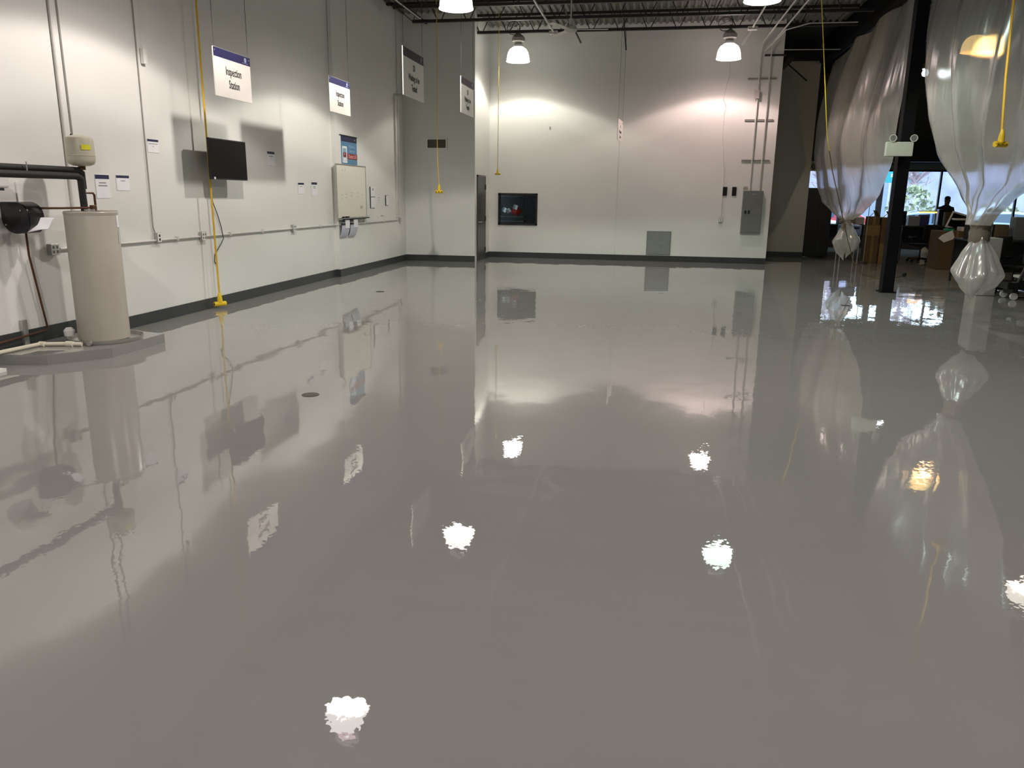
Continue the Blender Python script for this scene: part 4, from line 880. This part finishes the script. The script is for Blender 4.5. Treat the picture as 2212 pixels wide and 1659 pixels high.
# fingers, nose, ears
for s in (1, -1):
    for k in range(4):
        x = s*.16 + (k-1.5)*.02
        MB().tube([(px+x, py-.29, 1.02), (px+x*.98, py-.34, 1.01), (px+x*.96, py-.37-.005*(k % 3), .985)], [.010, .009, .007], 6).build('finger', skin_m, pt, True)
    MB().tube([(px+s*.13, py-.27, 1.02), (px+s*.11, py-.31, 1.01)], [.012, .009], 6).build('thumb', skin_m, pt, True)
    MB().lathe([(.006, -.005), (.022, 0), (.006, .006)], (px+s*.085, py-.03, 1.66), 'x', 10, 1, 1.3).build('ear', skin_m, pt, True)
    MB().lathe([(.011, 0), (.0, -.006)], (px+s*.032, py-.118, 1.675), 'y', 8).build('eye', hair_m, pt)
MB().tube([(px, py-.115, 1.68), (px, py-.135, 1.645)], [.008, .015], 6).build('nose', skin_m, pt, True)
MB().box(px-.022, px+.022, py-.118, py-.112, 1.607, 1.614).build('mouth', red_p, pt)
MB().lathe([(.070, 1.685), (.082, 1.70), (.084, 1.74), (.066, 1.775), (.03, 1.792), (0, 1.795)], (px, py+.012-.03, 0), n=20, sy=1.05).build('hair', hair_m, pt, True)
MB().lathe([(.20, 1.02), (.215, 1.15), (.225, 1.30), (.22, 1.40), (.15, 1.48), (.09, 1.52), (.075, 1.50)], (px, py, 0), n=24, sy=.66).build('jacket', jean_m, pt, True)

# ------------------------------------------------------------------ outdoors beyond the window
struct(MB().box(-25, 60, 30.25, 110, -.35, -.25), 'ground', asph_m)
def car(x, y, m, label, s=1., flip=False):
    t = thing('parked_car', label, 'car', (x, y, -.25), 'cars outside the window')
    z = -.25
    pr = [(-2.2, .45), (-2.15, .75), (-1.5, .9), (-.85, 1.38), (-.3, 1.47), (.8, 1.45), (1.5, 1.02), (2.1, .95), (2.2, .5), (2.1, .3), (-2.1, .3)]
    if flip: pr = [(-a, b) for a, b in pr]
    MB().prism([(x+a, z+b) for a, b in pr], 'y', y-.85, y+.85).build('car_body', m, t)
    o = t.children[0]; md = o.modifiers.new('b', 'BEVEL'); md.width = .08; md.segments = 3; md.limit_method = 'ANGLE'
    k = -1 if flip else 1
    for a in ([(-1.05, 1.0), (-.72, 1.33), (-.05, 1.38), (-.05, 1.0)], [(.05, 1.0), (.05, 1.38), (.75, 1.36), (1.2, 1.05)]):
        MB().prism([(x+k*u, z+v) for u, v in a], 'y', y-.872, y-.85).build('side_window', cargl_m, t)
    for a in (-1.35, 1.35):
        for b in (-.8, .8):
            w = MB().lathe([(.33, -.1), (.33, .1)], (x+k*a, y+b, z+.33), 'y', 22).build('wheel', tyre_m, t, True)
            MB().lathe([(.18, -.11), (.18, .11)], (x+k*a, y+b, z+.33), 'y', 14).build('hub', galv, w, True)
    MB().box(x-k*2.2-.05, x-k*2.2+.05, y-.7, y-.45, z+.6, z+.75).build('headlight', white_m, t)
    MB().box(x-k*.95-.08, x-k*.95+.08, y-1.0, y-.86, z+.98, z+1.1).build('wing_mirror', plas_b, t)
car(11.2, 35.6, carb_m, 'pale blue car parked outside right of the black column')
car(15.4, 38.5, carb_m, 'pale blue car parked outside behind the standing person', flip=True)
car(9.4, 44.5, carr_m, 'red car parked outside left of the black column')
car(6.2, 37.0, carw_m, 'white car outside near the left curtain')
car(20.5, 36.5, carw_m, 'white car outside at the far right of the window')
def bush(x, y, r, h, seed, label):
    rnd = random.Random(seed); t = thing('shrub', label, 'shrub', (x, y, -.25), 'pale shrubs outside')
    b = MB()
    for i in range(420):
        a = rnd.uniform(0, 6.28); q = rnd.random()**.4*r; zz = rnd.uniform(0, 1)
        k = math.sin(PI*min(.98, zz*.8+.15)); p = Vector((x+q*k*math.cos(a), y+q*k*math.sin(a), -.25+h*zz)); s = rnd.uniform(.08, .16)
        n = Vector((rnd.uniform(-1, 1), rnd.uniform(-1, 1), rnd.uniform(-1, 1))).normalized(); u = n.orthogonal().normalized()*s; v = n.cross(u)
        b.b.faces.new([b.b.verts.new(p+u), b.b.verts.new(p+v), b.b.verts.new(p-u), b.b.verts.new(p-v)])
    b.build('foliage', bush_m, t); MB().tube([(x, y, -.25), (x+.05, y, -.25+h*.5)], .05).build('stem', tree_m, t)
bush(12.6, 42, 1.3, 2.6, 1, 'pale shrub outside just right of the black column')
bush(16.8, 43, 1.6, 1.9, 2, 'low pale shrub outside left of the window mullion')
bush(21.0, 44, 1.5, 2.4, 5, 'pale shrub outside right of the window mullion')
def tree(x, y, h, seed, label):
    rnd = random.Random(seed); t = thing('bare_tree', label, 'tree', (x, y, -.25), 'bare trees outside')
    b = MB(); b.tube([(x, y, -.25), (x, y, h*.4)], [.12, .09], 8); b.build('trunk', tree_m, t)
    b = MB()
    for i in range(110):
        a = rnd.uniform(0, 6.28); z0 = rnd.uniform(.3, .8)*h; L = rnd.uniform(.6, 1.8)
        p = Vector((x, y, min(z0, h*.4)))+Vector((0, 0, max(0, z0-h*.4))); q = p + Vector((math.cos(a)*L, math.sin(a)*L, L*rnd.uniform(.3, 1)))
        b.tube([p, (p+q)/2+Vector((0, 0, .1)), q], [.05, .035, .015], 4)
        for j in range(3):
            c_ = p.lerp(q, rnd.uniform(.4, 1)); b.tube([c_, c_+Vector((rnd.uniform(-.5, .5), rnd.uniform(-.5, .5), rnd.uniform(0, .6)))], .018, 3)
    b.tube([(x, y, h*.4), (x, y, h*.9)], [.08, .02], 6)
    b.build('branches', tree_m, t)
for i, (x, y) in enumerate(((9.8, 48), (15, 50), (19.5, 49), (23.5, 46), (12.5, 56))):
    tree(x, y, 6+i % 3, 20+i, ('bare tree outside left of the black column', 'bare tree outside in the middle window bay', 'bare tree outside behind the window mullion', 'bare tree outside right of the window mullion', 'bare tree far outside behind the teal sign')[i])
tag(MB().box(-12, 60, 75, 85, -.25, 5.2).prism([(-12, 5.2), (60, 5.2), (55, 6.6), (-8, 6.6)], 'y', 75, 85).build('distant_building', bld_m), 'long pale bluish building far outside the window', 'building')
tag(MB().box(13.6, 17.4, 60, 66, -.25, 3.2).build('distant_building', mat('blue grey building', (.25, .30, .42), .8)), 'blue grey block outside behind the shrubs', 'building')
t = thing('road_sign', 'teal sign board outside above the shrubs right of the column', 'sign', (16.3, 55, -.25))
MB().box(14.7, 16.9, 55, 55.1, 2.75, 3.65, .02).build('board', teal_m, t); MB().box(15.0, 16.6, 54.98, 55, 3.1, 3.3).build('print_line', wht_pr, t)
for x in (15.0, 16.6): MB().box(x-.05, x+.05, 55.02, 55.08, -.25, 2.8).build('post', galv, t)
